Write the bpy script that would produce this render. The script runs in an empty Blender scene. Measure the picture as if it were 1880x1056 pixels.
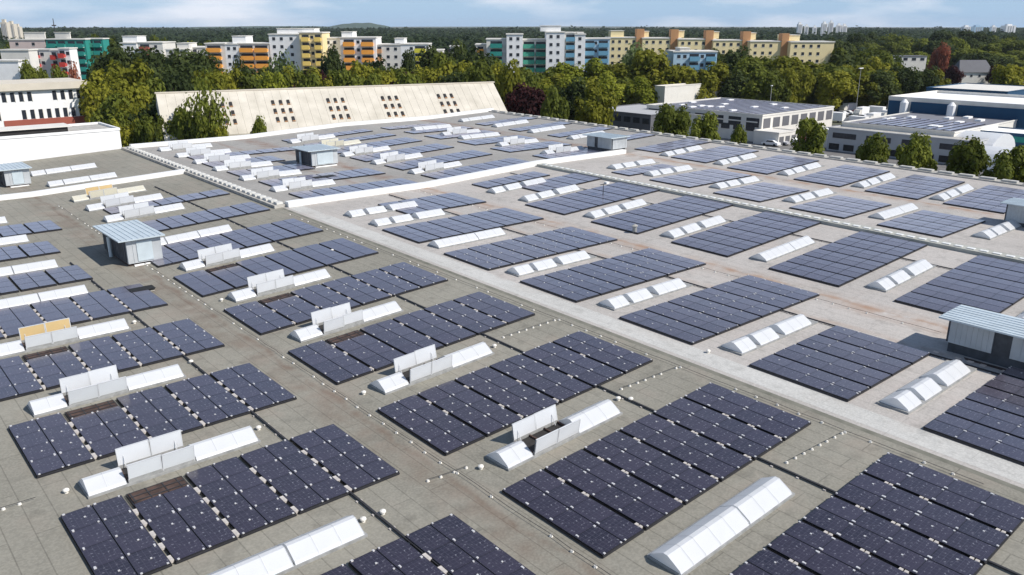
import bpy, math, random
from mathutils import Vector, Matrix, noise as mn
random.seed(7)
R=math.radians
C=bpy.context.scene.collection
F=1494.0; PI=R(17.917); YA=R(48.967); H=20.0
cP,sP,cY,sY=math.cos(PI),math.sin(PI),math.cos(YA),math.sin(YA)
TY=math.tan(R(.653)); GZ=-8.0
FW=(cY,sY); RT=(sY,-cY)
# ---------------------------------------------------------------- survey helpers
def ray(x,y):
    a=(x-940)/F; b=(528-y)/F
    fw=cP+b*sP; z=-sP+b*cP
    return Vector((a*sY+fw*cY, -a*cY+fw*sY, z))
def atd(px,py,D):                       # point seen there at forward distance D
    d=ray(px,py); t=D/(d.x*FW[0]+d.y*FW[1]); return Vector((d.x*t,d.y*t,H+d.z*t))
def atz(px,py,z):
    d=ray(px,py); t=(z-H)/d.z; return Vector((d.x*t,d.y*t,z))
XS=[-26,1.0,19.0,37.1,55.8,73.8,92.0,109.0]
SL=[.0392,-.0073,.0392,-.0073,.0368,-.0073,.030]
ZS=[0]*8
for i in range(2,7): ZS[i+1]=ZS[i]+SL[i]*(XS[i+1]-XS[i])
for i in (1,0): ZS[i]=ZS[i+1]-SL[i]*(XS[i+1]-XS[i])
def seg(X):
    for i in range(7):
        if X<XS[i+1]: return i
    return 6
def zr(X,Y):
    i=seg(X); return ZS[i]+SL[i]*(X-XS[i])+TY*Y
def tilt(X): return (math.atan(TY), -math.atan(SL[seg(X)]), 0)
def onroof(px,py,h=0):
    d=ray(px,py); t=H/-d.z
    for _ in range(50):
        P=d*t; t+=.8*((H-zr(P.x,P.y)-h)/-d.z-t)
    return Vector((d.x*t,d.y*t,H+d.z*t))
# ---------------------------------------------------------------- materials
MATS={}
def nt(name):
    m=bpy.data.materials.new(name); m.use_nodes=True; n=m.node_tree; b=n.nodes['Principled BSDF']; MATS[name]=m
    return m,n,b
def mat(name,col,rough=.7,var=.12,scale=1.5,metal=0,spec=.5,bump=0,col2=None,coat=0,emit=None):
    m,n,b=nt(name); L=n.links.new; N=n.nodes.new
    b.inputs['Roughness'].default_value=rough; b.inputs['Metallic'].default_value=metal
    b.inputs['Specular IOR Level'].default_value=spec; b.inputs['Coat Weight'].default_value=coat
    tc=N('ShaderNodeTexCoord'); no=N('ShaderNodeTexNoise'); no.inputs['Scale'].default_value=scale; no.inputs['Detail'].default_value=5
    L(tc.outputs['Object'],no.inputs['Vector'])
    r=N('ShaderNodeValToRGB'); r.color_ramp.elements[0].position=.3; r.color_ramp.elements[1].position=.7
    c2=col2 or tuple(min(1,c*(1+var)) for c in col); c1=tuple(c*(1-var) for c in col) if col2 is None else col
    r.color_ramp.elements[0].color=(*c1,1); r.color_ramp.elements[1].color=(*c2,1)
    L(no.outputs['Fac'],r.inputs['Fac']); L(r.outputs['Color'],b.inputs['Base Color'])
    if bump:
        bp=N('ShaderNodeBump'); bp.inputs['Strength'].default_value=bump; bp.inputs['Distance'].default_value=.05
        L(no.outputs['Fac'],bp.inputs['Height']); L(bp.outputs['Normal'],b.inputs['Normal'])
    return m
def math_(n,op,a,b=None,clamp=False):
    x=n.nodes.new('ShaderNodeMath'); x.operation=op; x.use_clamp=clamp
    for i,v in enumerate((a,b)):
        if v is None: continue
        if isinstance(v,(int,float)): x.inputs[i].default_value=v
        else: n.links.new(v,x.inputs[i])
    return x.outputs[0]
def mixc(n,f,a,b):
    x=n.nodes.new('ShaderNodeMix'); x.data_type='RGBA'
    for s,v in ((x.inputs[0],f),(x.inputs[6],a),(x.inputs[7],b)):
        if isinstance(v,(int,float)): s.default_value=v
        elif isinstance(v,tuple): s.default_value=(*v,1)
        else: n.links.new(v,s)
    return x.outputs[2]
def noise_(n,vec,scale,detail=4,lo=.4,hi=.6):
    N=n.nodes.new('ShaderNodeTexNoise'); N.inputs['Scale'].default_value=scale; N.inputs['Detail'].default_value=detail
    n.links.new(vec,N.inputs['Vector'])
    m=n.nodes.new('ShaderNodeMapRange'); m.inputs[1].default_value=lo; m.inputs[2].default_value=hi; m.clamp=True
    n.links.new(N.outputs['Fac'],m.inputs[0]); return m.outputs[0]
def roofmat(name,c1,c2,valleys,rust,seam=.55,pink=(.33,.27,.22)):
    m,n,b=nt(name); L=n.links.new
    tc=n.nodes.new('ShaderNodeTexCoord'); o=tc.outputs['Object']
    sx=n.nodes.new('ShaderNodeSeparateXYZ'); L(o,sx.inputs[0])
    big=noise_(n,o,.12,5,.35,.65); col=mixc(n,big,c1,c2)
    fine=noise_(n,o,2.3,6,.3,.7); col=mixc(n,math_(n,'MULTIPLY',fine,.4),col,tuple(c*.72 for c in c1))
    grit=noise_(n,o,9,3,.4,.62); col=mixc(n,math_(n,'MULTIPLY',grit,.28),col,tuple(min(1,c*1.5) for c in c2))
    pk=noise_(n,o,.33,3,.52,.7); col=mixc(n,math_(n,'MULTIPLY',pk,.35),col,pink)
    # felt roll seams: brick rows run along Y
    mp=n.nodes.new('ShaderNodeMapping'); mp.inputs['Rotation'].default_value=(0,0,R(90)); L(o,mp.inputs['Vector'])
    br=n.nodes.new('ShaderNodeTexBrick'); br.inputs['Scale'].default_value=1; br.inputs['Brick Width'].default_value=7.5
    br.inputs['Row Height'].default_value=1.0; br.inputs['Mortar Size'].default_value=.03; br.inputs['Mortar Smooth'].default_value=.4
    L(mp.outputs[0],br.inputs['Vector'])
    br.inputs['Color1'].default_value=(.9,.9,.9,1); br.inputs['Color2'].default_value=(.45,.45,.45,1)
    bw=n.nodes.new('ShaderNodeRGBToBW'); L(br.outputs['Color'],bw.inputs[0])
    col=mixc(n,math_(n,'MULTIPLY',bw.outputs[0],.24),col,tuple(c*1.35 for c in c2))
    col=mixc(n,math_(n,'MULTIPLY',br.outputs['Fac'],seam*.6),col,(.08,.075,.06))
    wob=n.nodes.new('ShaderNodeTexNoise'); wob.inputs['Scale'].default_value=.25; wob.inputs['Detail'].default_value=4; L(o,wob.inputs['Vector'])
    for v,w,st in valleys:
        dx=math_(n,'ADD',math_(n,'SUBTRACT',sx.outputs[0],v),math_(n,'MULTIPLY',math_(n,'SUBTRACT',wob.outputs['Fac'],.5),1.5))
        ab=math_(n,'ABSOLUTE',dx)
        f=n.nodes.new('ShaderNodeMapRange'); f.inputs[1].default_value=w; f.inputs[2].default_value=w*.15; f.clamp=True; L(ab,f.inputs[0])
        br2=noise_(n,o,.7,6,.3,.66)
        col=mixc(n,math_(n,'MULTIPLY',math_(n,'MULTIPLY',f.outputs[0],br2),st),col,rust)
    pt=noise_(n,o,.9,8,.56,.7); col=mixc(n,math_(n,'MULTIPLY',pt,.3),col,tuple(c*.5 for c in c1))
    L(col,b.inputs['Base Color']); b.inputs['Roughness'].default_value=.85; b.inputs['Specular IOR Level'].default_value=.3
    bp=n.nodes.new('ShaderNodeBump'); bp.inputs['Strength'].default_value=.35; bp.inputs['Distance'].default_value=.03
    L(fine,bp.inputs['Height']); L(bp.outputs['Normal'],b.inputs['Normal'])
    return m
M_roofA=roofmat('roof_felt_grey',(.195,.184,.15),(.27,.255,.212),((18.6,1.7,.4),(19.3,.3,.55),(0.5,1.5,.3)),(.15,.095,.065))
M_roofB=roofmat('roof_felt_pale',(.34,.318,.29),(.44,.41,.378),((54.6,2.0,.55),(55.0,.5,.85),(90.6,2.0,.5),(91,.5,.85),(50,.7,.4)),(.33,.21,.14),.3,(.46,.40,.36))
M_walk=roofmat('walkway_felt',(.42,.41,.38),(.50,.49,.46),(),(.2,.1,.05),.12)
M_roofC=roofmat('roof_felt_mid_grey',(.25,.24,.22),(.34,.325,.30),((55,2,.8),(91,2,.8),(50,.7,.5)),(.22,.13,.09),.3,(.33,.27,.24))
M_edge=mat('dark_edge_strip',(.13,.13,.10),.9,.4,1.2,col2=(.22,.21,.17))
# photovoltaic glass
def pvmat(name,base,hi):
    m,n,b=nt(name); L=n.links.new
    tc=n.nodes.new('ShaderNodeTexCoord'); o=tc.outputs['Object']
    mp=n.nodes.new('ShaderNodeMapping'); mp.inputs['Location'].default_value=(.01,.01,0); L(o,mp.inputs['Vector'])
    br=n.nodes.new('ShaderNodeTexBrick'); br.offset=0; br.inputs['Scale'].default_value=1; br.inputs['Brick Width'].default_value=.2
    br.inputs['Row Height'].default_value=.1902; br.inputs['Mortar Size'].default_value=.006; br.inputs['Mortar Smooth'].default_value=.2
    L(mp.outputs[0],br.inputs['Vector'])
    br.inputs['Color1'].default_value=(*base,1); br.inputs['Color2'].default_value=(*hi,1); br.inputs['Mortar'].default_value=(.075,.07,.09,1)
    v=noise_(n,o,.45,4,.35,.7)
    oi=n.nodes.new('ShaderNodeObjectInfo'); rv=math_(n,'MULTIPLY',oi.outputs['Random'],.9)
    f=math_(n,'ADD',math_(n,'MULTIPLY',v,.25),math_(n,'MULTIPLY',rv,.5))
    col=mixc(n,f,br.outputs['Color'],tuple(x*1.9 for x in hi))
    sp=noise_(n,o,7,3,.6,.72); col=mixc(n,math_(n,'MULTIPLY',sp,.38),col,(.5,.5,.55))
    L(col,b.inputs['Base Color']); 
    ro=n.nodes.new('ShaderNodeMapRange'); ro.inputs[3].default_value=.12; ro.inputs[4].default_value=.24; b.inputs['IOR'].default_value=1.62; L(v,ro.inputs[0]); L(ro.outputs[0],b.inputs['Roughness'])
    b.inputs['Specular IOR Level'].default_value=.5; b.inputs['Coat Weight'].default_value=.3; b.inputs['Coat Roughness'].default_value=.2; b.inputs['Sheen Weight'].default_value=.95; b.inputs['Sheen Roughness'].default_value=.33; b.inputs['Sheen Tint'].default_value=(1,.90,1,1)
    return m
M_pv=pvmat('solar_glass',(.012,.009,.015),(.020,.015,.024))
M_pvfr=mat('module_frame_black',(.02,.02,.026),.45,.2)
M_rail=mat('array_rail_dark',(.03,.03,.033),.7,.3)
M_bal=mat('ballast_concrete',(.5,.46,.42),.9,.25,5)
M_clamp=mat('bright_clamp',(.72,.70,.68),.35,.1,metal=.3)
# polycarbonate
def poly(name,c,tr=.35):
    m,n,b=nt(name); L=n.links.new
    tc=n.nodes.new('ShaderNodeTexCoord'); v=noise_(n,tc.outputs['Object'],1.1,4,.3,.75)
    col=mixc(n,math_(n,'MULTIPLY',v,.4),c,tuple(x*.84 for x in c)); L(col,b.inputs['Base Color']); b.inputs['Roughness'].default_value=.35
    t=n.nodes.new('ShaderNodeBsdfTranslucent'); L(col,t.inputs['Color'])
    mx=n.nodes.new('ShaderNodeMixShader'); mx.inputs[0].default_value=tr
    out=n.nodes['Material Output']; L(b.outputs[0],mx.inputs[1]); L(t.outputs[0],mx.inputs[2]); L(mx.outputs[0],out.inputs[0]); return m
M_poly=poly('white_polycarbonate',(.86,.87,.88)); M_polyt=poly('tan_polycarbonate',(.86,.66,.34),.4); M_polyc=poly('cream_polycarbonate',(.9,.86,.72),.4)
M_polyg=poly('grey_white_polycarbonate',(.80,.82,.83),.3)
M_curb=mat('skylight_curb_grey',(.30,.30,.29),.8,.2,3); M_rib=mat('aluminium_rib',(.58,.59,.60),.5,.06)
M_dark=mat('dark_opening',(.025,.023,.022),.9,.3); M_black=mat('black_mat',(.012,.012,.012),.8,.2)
M_white=mat('white_coping_metal',(.84,.83,.80),.5,.06,.8); M_block=mat('pale_coping_block',(.60,.59,.55),.8,.2,1.2)
M_slab=mat('weathered_slab',(.42,.40,.36),.85,.25,1.5)
M_phr=mat('plant_room_roof_sheet',(.56,.63,.66),.45,.08,.9,metal=.15); M_phw=mat('plant_room_wall_sheet',(.48,.50,.51),.55,.12,.9,metal=.1)
M_phd=mat('plant_room_dark_steel',(.06,.065,.075),.6,.3,2); M_rusty=mat('rusty_base',(.075,.045,.035),.9,.5,2)
M_vent=mat('off_white_vent',(.8,.76,.68),.6,.1)
M_stone=mat('pale_stone',(.6,.5,.42),.9,.2,4)
def colm(name,c,rough=.8,var=.06,scale=.5): return mat(name,c,rough,var,scale)
W={k:colm('render_'+k,c) for k,c in dict(white=(.86,.85,.83),offwhite=(.70,.67,.61),cream=(.82,.68,.38),yellow=(.85,.60,.16),orange=(.86,.36,.06),teal=(.02,.24,.20),
  blue=(.14,.33,.46),lblue=(.40,.55,.66),green=(.05,.28,.20),red=(.50,.05,.04),brown=(.50,.26,.12),grey=(.42,.42,.42),beige=(.62,.56,.46),lime=(.66,.60,.05),dgrey=(.12,.12,.13),
  brick=(.33,.09,.06),deepblue=(.008,.06,.13),pv=(.19,.19,.21),pink=(.62,.50,.46)).items()}
M_glass=mat('dark_window_glass',(.03,.035,.045),.15,.3,2)
M_hallroof=mat('beige_fibre_cement_roof',(.50,.46,.38),.85,.14,.35,col2=(.64,.59,.50))
M_bark=mat('bark',(.09,.07,.05),.9,.3,3)
def leafmat(name,c1,c2):
    m,n,b=nt(name); L=n.links.new
    g=n.nodes.new('ShaderNodeNewGeometry'); oi=n.nodes.new('ShaderNodeObjectInfo')
    tc=n.nodes.new('ShaderNodeTexCoord'); v=noise_(n,tc.outputs['Object'],.5,3,.35,.65)
    f=math_(n,'ADD',math_(n,'MULTIPLY',v,.5),math_(n,'MULTIPLY',g.outputs['Random Per Island'],.5),True)
    col=mixc(n,f,c1,c2); col=mixc(n,math_(n,'MULTIPLY',oi.outputs['Random'],.9),col,tuple(x*.85 for x in c1))
    L(col,b.inputs['Base Color']); b.inputs['Roughness'].default_value=.75; b.inputs['Specular IOR Level'].default_value=.2
    t=n.nodes.new('ShaderNodeBsdfTranslucent'); L(col,t.inputs['Color']); mx=n.nodes.new('ShaderNodeMixShader'); mx.inputs[0].default_value=.42
    out=n.nodes['Material Output']; L(b.outputs[0],mx.inputs[1]); L(t.outputs[0],mx.inputs[2]); L(mx.outputs[0],out.inputs[0]); return m
LM=dict(olive=leafmat('leaves_olive',(.165,.175,.014),(.42,.39,.045)),fresh=leafmat('leaves_fresh',(.17,.20,.015),(.42,.43,.05)),dark=leafmat('leaves_dark',(.036,.056,.015),(.105,.13,.03)),
  mid=leafmat('leaves_mid',(.10,.125,.016),(.26,.285,.04)),purple=leafmat('leaves_purple',(.03,.008,.010),(.08,.02,.02)),red=leafmat('leaves_red',(.30,.09,.05),(.46,.20,.12)),pale=leafmat('leaves_pale',(.14,.19,.06),(.32,.38,.16)),
  far=leafmat('leaves_far',(.03,.052,.022),(.085,.115,.045)))
# ---------------------------------------------------------------- mesh builder
class MB:
    def __init__(s): s.v=[];s.f=[];s.mi=[];s.ms=[]
    def m(s,mt):
        if mt not in s.ms: s.ms.append(mt)
        return s.ms.index(mt)
    def add(s,vs,fs,mt):
        b=len(s.v); s.v+= [tuple(x) for x in vs]; k=s.m(mt)
        for f in fs: s.f.append(tuple(b+i for i in f)); s.mi.append(k)
    def box(s,x0,x1,y0,y1,z0,z1,mt,T=None):
        vs=[(x,y,z) for z in (z0,z1) for y in (y0,y1) for x in (x0,x1)]
        if T: vs=[T@Vector(v) for v in vs]
        s.add(vs,[(0,2,3,1),(4,5,7,6),(0,1,5,4),(2,6,7,3),(0,4,6,2),(1,3,7,5)],mt)
    def quad(s,a,b,c,d,mt): s.add([a,b,c,d],[(0,1,2,3)],mt)
    def cyl(s,p0,p1,r0,r1,mt,n=8):
        p0=Vector(p0);p1=Vector(p1);a=(p1-p0).normalized(); u=a.orthogonal().normalized(); w=a.cross(u); vs=[]
        for p,r in ((p0,r0),(p1,r1)):
            for i in range(n):
                t=2*math.pi*i/n; vs.append(p+u*math.cos(t)*r+w*math.sin(t)*r)
        s.add(vs,[(i,(i+1)%n,n+(i+1)%n,n+i) for i in range(n)]+[tuple(range(n))[::-1],tuple(range(n,2*n))],mt)
    def extr(s,prof,x0,x1,mt,caps=True):   # profile (y,z) swept along x
        n=len(prof); vs=[(x0,y,z) for y,z in prof]+[(x1,y,z) for y,z in prof]
        fs=[(i,i+1,n+i+1,n+i) for i in range(n-1)]
        if caps: fs+=[tuple(range(n))[::-1],tuple(range(n,2*n))]
        s.add(vs,fs,mt)
    def mesh(s,name):
        me=bpy.data.meshes.new(name); me.from_pydata(s.v,[],s.f)
        for k in s.ms: me.materials.append(k)
        me.polygons.foreach_set('material_index',s.mi); me.update(); return me
    def build(s,name,parent=None,loc=None): return ob(name,s.mesh(name),parent,loc)
def ob(name,me,parent=None,loc=None,rot=None,sc=None):
    o=bpy.data.objects.new(name,me); C.objects.link(o)
    if parent: o.parent=parent
    if loc is not None: o.location=loc
    if rot is not None: o.rotation_euler=rot
    if sc is not None: o.scale=sc if hasattr(sc,'__len__') else (sc,)*3
    return o
def tag(o,label=None,cat=None,group=None,kind=None):
    if label: o['label']=label
    if cat: o['category']=cat
    if group: o['group']=group
    if kind: o['kind']=kind
    return o
def empty(name,loc,rot=None,**k):
    o=ob(name,None,None,loc,rot); o.empty_display_size=.5; return tag(o,**k)
def copy_tree(o,parent=None):
    c=o.copy(); C.objects.link(c)
    if parent: c.parent=parent
    for ch in list(KIDS.get(o.name,[])): copy_tree(ch,c)
    return c
KIDS={}
ORD=['','first','second','third','fourth','fifth','sixth','seventh','eighth','ninth','tenth','eleventh','twelfth']
# ---------------------------------------------------------------- the warehouse with the big roof
X1,YF=109.0,131.5
wh=empty('warehouse',(0,0,GZ),label='huge low warehouse whose flat felt roof carries the solar fields',cat='warehouse')
def wpart(mb,name): 
    o=mb.build(name,wh); o.location=(0,0,-GZ); return o
def roofpart(a,b,mt,lo,hi):
    mb=MB()
    for i in range(7):
        x0,x1=max(XS[i],a),min(XS[i+1],b)
        if x1-x0<.01: continue
        z=lambda x,y,i=i: ZS[i]+SL[i]*(x-XS[i])+TY*y
        mb.quad((x0,lo,z(x0,lo)),(x1,lo,z(x1,lo)),(x1,hi,z(x1,hi)),(x0,hi,z(x0,hi)),mt)
    return wpart(mb,'roof')
roofpart(-26,37.1,M_roofA,-4,YF); roofpart(37.1,X1,M_roofB,-4,79.2); roofpart(37.1,X1,M_roofC,79.2,YF)
def strip(x0,x1,y0,y1,mt,name,h=.004):
    mb=MB(); mb.quad((x0,y0,zr(x0+1e-4,y0)+h),(x1,y0,zr(x1-1e-4,y0)+h),(x1,y1,zr(x1-1e-4,y1)+h),(x0,y1,zr(x0+1e-4,y1)+h),mt); return wpart(mb,name)
strip(37.45,39.15,-4,79,M_walk,'walkway'); strip(36.75,37.09,-4,79,M_edge,'gutter')  # pale walkway sheet, and a darker strip along its left edge
mb=MB()
zt=lambda x,y: zr(x,y)
mb.add([(X1,-4,GZ),(X1,YF,GZ),(X1,YF,zt(X1,YF)),(X1,-4,zt(X1,-4))],[(0,1,2,3)],W['grey'])
mb.build('wall',wh).location=(0,0,-GZ)
mb=MB(); mb.add([(-26,YF,GZ),(X1,YF,GZ),(X1,YF,zt(X1,YF)),(-26,YF,zt(-26,YF))],[(3,2,1,0)],W['grey']); mb.build('wall',wh).location=(0,0,-GZ)
def para(x0,y0,x1,y1,w,h,mt,name='parapet'):
    mb=MB(); n=max(1,int(max(abs(x1-x0),abs(y1-y0))/6)); 
    if x1-x0>y1-y0:
        xs=sorted(set([x0,x1]+[x for x in XS if x0<x<x1]))
        for a,b in zip(xs,xs[1:]):
            za,zb=zr(a+1e-4,y0),zr(b-1e-4,y0)
            mb.add([(a,y0,za-.05),(b,y0,zb-.05),(b,y0+w,zb-.05),(a,y0+w,za-.05),(a,y0,za+h),(b,y0,zb+h),(b,y0+w,zb+h),(a,y0+w,za+h)],[(0,1,5,4),(1,2,6,5),(2,3,7,6),(3,0,4,7),(4,5,6,7)],mt)
    else:
        a,b=y0,y1
        mb.add([(x,y,zr(x0,y)+q) for y in (a,b) for x,q in ((x0,-.05),(x0+w,-.05),(x0+w,h),(x0,h))],[(0,1,2,3),(7,6,5,4),(0,4,5,1),(1,5,6,2),(2,6,7,3),(3,7,4,0)],mt)
    return wpart(mb,name)
para(37.6,79.1,91.0,79.1,.85,.55,M_white); para(-26,105.3,36.4,105.3,.8,.5,M_white)
para(37.6,YF-.9,X1-.3,YF-.9,.9,.55,M_white)
M_coping=mat('grey_coping',(.44,.43,.40),.85,.25,1); M_band=mat('pale_green_band',(.38,.38,.34),.85,.15,1.0); W_BLK=mat('white_band_slab',(.72,.72,.70),.7,.1,2)
def blockrow(X,y0,y1,pitch,w,l,h,base,rows=1,mt=M_block,bm=M_slab,extra=0):
    p=para(X-.35,y0,X+w*rows+.25,y1,w*rows+.6+extra,base,bm)
    mb=MB(); mb.box(-w/2*.86,w/2*.86,-l/2,l/2,0,h,mt); me=mb.mesh('coping_block')
    n=int((y1-y0)/pitch); n=min(n,100)
    for r in range(rows):
        for k in range(n):
            y=y0+pitch*(k+.5)+r*pitch*.5
            if y>y1-.3: continue
            o=ob('coping_block',me,p,(X+w*(r+.5)+random.uniform(-.03,.03),y,zr(X,y)+base+.003),(0,0,random.uniform(-.04,.04)))
blockrow(36.6,79.6,YF-.6,1.32,.8,.85,.22,.3)
blockrow(73.35,5,78.9,1.02,.5,.62,.05,.30,1,W_BLK,M_band,.35)
blockrow(107.6,3,YF-1,2.45,.9,1.7,.2,.16,1,M_coping)
# cable trays down every bay
def tray(X,y0,y1,label):
    e=empty('cable_tray',(X,y0,zr(X,y0)),label=label,cat='cable tray',group='dark cable trays running down the roof bays')
    mb=MB(); L=y1-y0; mb.box(-.05,.05,0,L,.05,.12,M_rail,Matrix.Rotation(math.atan(TY),4,'X')); mb.build('tray',e)
    mb=MB(); y=.4
    while y<L: mb.box(-.14,.14,y-.06,y+.06,0+y*TY,.05+y*TY,M_bal); y+=1.3
    mb.build('support',e)
tray(15.15,5,74,'dark cable tray down the leftmost bay beside the small plant room')
tray(30.8,5,100,'dark cable tray down the bay between rusty path and pale walkway')
tray(49.35,5,78,'dark cable tray down the first bay right of the pale walkway')
tray(67.6,5,78,'dark cable tray in the bay just before the block-topped parapet')
def conductor(x0,y0,x1,y1,label,sp=1.25):
    e=empty('lightning_conductor',(x0,y0,zr(x0,y0)),label=label,cat='lightning conductor',group='lightning conductors on white feet along the roof')
    L=math.hypot(x1-x0,y1-y0); n=int(L/sp); mb=MB(); pts=[]
    for k in range(n+1):
        t=k/n; x,y=x0+(x1-x0)*t+random.uniform(-.04,.04),y0+(y1-y0)*t; pts.append(Vector((x-x0,y-y0,zr(x,y)-zr(x0,y0)+.12)))
    for a,b in zip(pts,pts[1:]): mb.cyl(a,b,.012,.012,M_rail,4)
    mb.build('wire',e)
    for k,p in enumerate(pts[:95]):
        if random.random()<.8: ob('foot',CFOOT,e,(p.x,p.y,p.z-.12),(0,0,random.uniform(0,3)))
mb=MB(); mb.cyl((0,0,0),(0,0,.09),.085,.06,M_vent,7); CFOOT=mb.mesh('foot')
conductor(19.7,9,19.9,98,'lightning conductor on small white feet along the rust-stained path')
conductor(53.6,19,53.4,78,'lightning conductor on small feet along the brown path right of the walkway')
conductor(36.0,10,36.2,76,'lightning conductor along the left side of the pale walkway')
conductor(1.5,36.6,4.6,36.5,'short row of white conductor feet on the bare felt at lower left',.6)
conductor(20.3,26.6,18.4,26.9,'short row of conductor feet left of the centre open skylight',.6)
conductor(31.5,27,35.8,26.6,'row of conductor feet right of the centre open skylight',.6)
conductor(31.5,16.8,35.8,16.4,'row of conductor feet above the large front skylight on the right',.6)
conductor(31.5,37,35.8,36.8,'row of conductor feet right of the skylight behind the centre one',.6)
# ---------------------------------------------------------------- solar fields
SW=2.57; MW=1.2; ML=1.51; NV=4
TLT=R(.7)
def module_mesh(seed=0,dens=0):
    rnd=random.Random(seed); mb=MB()
    for x in (-.48,.48):
        for y in (-.72,.72):
            if rnd.random()<dens: q=rnd.uniform(.03,.05); mb.box(x-q,x+q,y-q,y+q,-.002,.03,M_clamp)
    if rnd.random()<dens*.8: x=rnd.uniform(-.4,.4); mb.box(x-.035,x+.035,-.035,.035,-.002,.025,M_clamp)
    a,b=MW/2-.01,ML/2-.004
    mb.box(-a,a,-b,b,-.035,0,M_pvfr); mb.quad((-a+.015,-b+.008,.003),(a-.015,-b+.008,.003),(a-.015,b-.008,.003),(-a+.015,b-.008,.003),M_pv)
    return mb.mesh('solar_panel')
MOD=[[module_mesh(i+10*k,d) for i in range(5 if d else 1)] for k,d in enumerate((0,.8,.5))]
def row_mesh(full,ballast,n=NV,seed=0,gx=1,mods=False):
    rnd=random.Random(seed); mb=MB(); D=n*ML+.02
    for x in (.04,SW/2-.1,SW-.22): mb.box(x,x+.1,.02,D-.02,.0,.07,M_rail)
    for k in range(n+1): mb.box(.03,SW-.14,k*ML-.03+.02,k*ML+.03+.02,.07,.10,M_rail)
    mb.quad((0.02,0,0.01),(SW-.14,0,.01),(SW-.14,0,.11),(0.02,0,.11),M_pvfr)      # wind deflector plate
    mb.quad((0.0,0.02,0.01),(0,D,.01),(0,D,.11),(0,.02,.11),M_pvfr)
    if mods:
        for k in range(n):
            for j in (0,1):
                T=Matrix.Translation((.02+MW/2+j*(MW+.01),.02+ML*(k+.5),.16))@Matrix.Rotation(-TLT if j==0 else TLT,4,'Y')
                mb.box(-MW/2+.012,MW/2-.012,-ML/2+.012,ML/2-.012,-.03,.0,M_pvfr,T)
                q=[T@Vector(v) for v in ((-MW/2+.027,-ML/2+.027,.004),(MW/2-.027,-ML/2+.027,.004),(MW/2-.027,ML/2-.027,.004),(-MW/2+.027,ML/2-.027,.004))]
                mb.add(q,[(0,1,2,3)],M_pv)
    me=mb.mesh('panel_row'); return me
BST=[]
for a,b in ((.13,.22),(.11,.19),(.08,.17)):
    mb=MB(); mb.box(-a,a,-b,b,0,.125,M_bal)
    if a<.1: mb.v=[]; mb.f=[]; mb.mi=[]; mb.box(-a,a,-b,-.03,0,.125,M_bal); mb.box(-a,a,.03,b,0,.125,M_bal)
    BST.append(mb.mesh('ballast_stone'))
ROWM={(n,m):row_mesh(0,0,n,1,mods=m) for n in (2,3,4) for m in (True,False)}
BAYS=dict(C='in the leftmost bay',A='in the bay left of the pale walkway',B='in the bay right of the pale walkway',
          D='in the bay before the block-topped parapet',E='in the bay behind the block-topped parapet',F='in the bay along the right roof edge')
def field(x0,y0,ns,n,near,label,bal=0,clamps=0,gap=None,group='solar panel fields laid out across the roof'):
    e=empty('solar_array',(x0,y0,zr(x0,y0)+.0),tilt(x0+.5),label=label,cat='solar panels',group=group)
    for i in range(ns):
        r=ob('panel_row',ROWM[(n,not near)],e,(i*SW,0,0.01))
        if near:
            cut=(i==gap); nn=n-1 if cut else n; q=1.1 if cut else 1
            if cut: ob('bare_gap',GAPM,r,(0,(n-1)*ML*q+.1,0))
            for k in range(nn):
                for j in (0,1):
                    o_=ob('solar_panel',random.choice(MOD[clamps]),r,(.02+MW/2+j*(MW+.01),.02+ML*q*(k+.5),.16),(random.uniform(-.004,.004),(-TLT if j==0 else TLT)+random.uniform(-.004,.004),0),(1,q,1))
        if bal==2 and i<ns-1 and near:
            for k in range(int(n*ML/1.02)): ob('ballast_stone',random.choice(BST[:2]),r,(SW-.08+random.uniform(-.03,.03),.35+k*1.02,.02),(0,0,random.uniform(-.1,.1)))
        elif bal and i<ns-1 and near and clamps:
            for k in range(n):
                if random.random()<.65: ob('ballast_stone',BST[2],r,(SW-.075,.35+k*1.51,.02))
    return e
mb=MB(); mb.box(.1,SW-.2,.0,.9,.105,.12,M_rusty)
for x in (.15,.8,1.5,2.1): mb.box(x,x+.05,0,.95,.121,.14,M_rail)
for y in (.1,.5): mb.box(.1,SW-.2,y,y+.05,.141,.16,M_rail)
GAPM=mb.mesh('bare_gap')
def lab(k,bay,what='dark solar panel field'): return f"{what}, {ORD[k]} from the front {BAYS[bay]}"
# leftmost bay C
field(12.56-SW*4,17.9,6,4,True,'dark solar panel field cut off by the bottom edge of the picture, left of centre',2,1)
for q,(x0,y0,ns,n,near) in enumerate([(5.0,28.2,5,4,True),(5.0,38.3,5,4,True),(2.45,48.1,6,4,True),(5.0,58.2,5,4,True),(5.2,68.1,4,3,False),(5.2,77.9,4,3,False),(7.4,86.6,4,3,False)]):
    field(x0,y0,ns,n,near,lab(q+2,'C'),2 if q<4 else 1,1 if q<2 else 2 if q<3 else 0,gap={0:1,1:1,2:2}.get(q))
for q,(x0,y0,ns,n,near) in enumerate([(20.25,7.9,6,4,True),(20.25,17.9,6,4,True),(20.25,28.1,6,4,True),(20.25,38.4,6,4,True),(20.25,48.3,6,4,True),(20.25,58.2,6,4,True),(20.3,67.9,6,4,False),(20.3,79.2,6,3,False),(22.9,89.5,5,2,False)]):
    field(x0,y0,ns,n,near,lab(q+1,'A'),1 if q<6 else 0,1 if q<3 else 2 if q<5 else 0,gap=1 if q in(3,4,5) else None)
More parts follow.
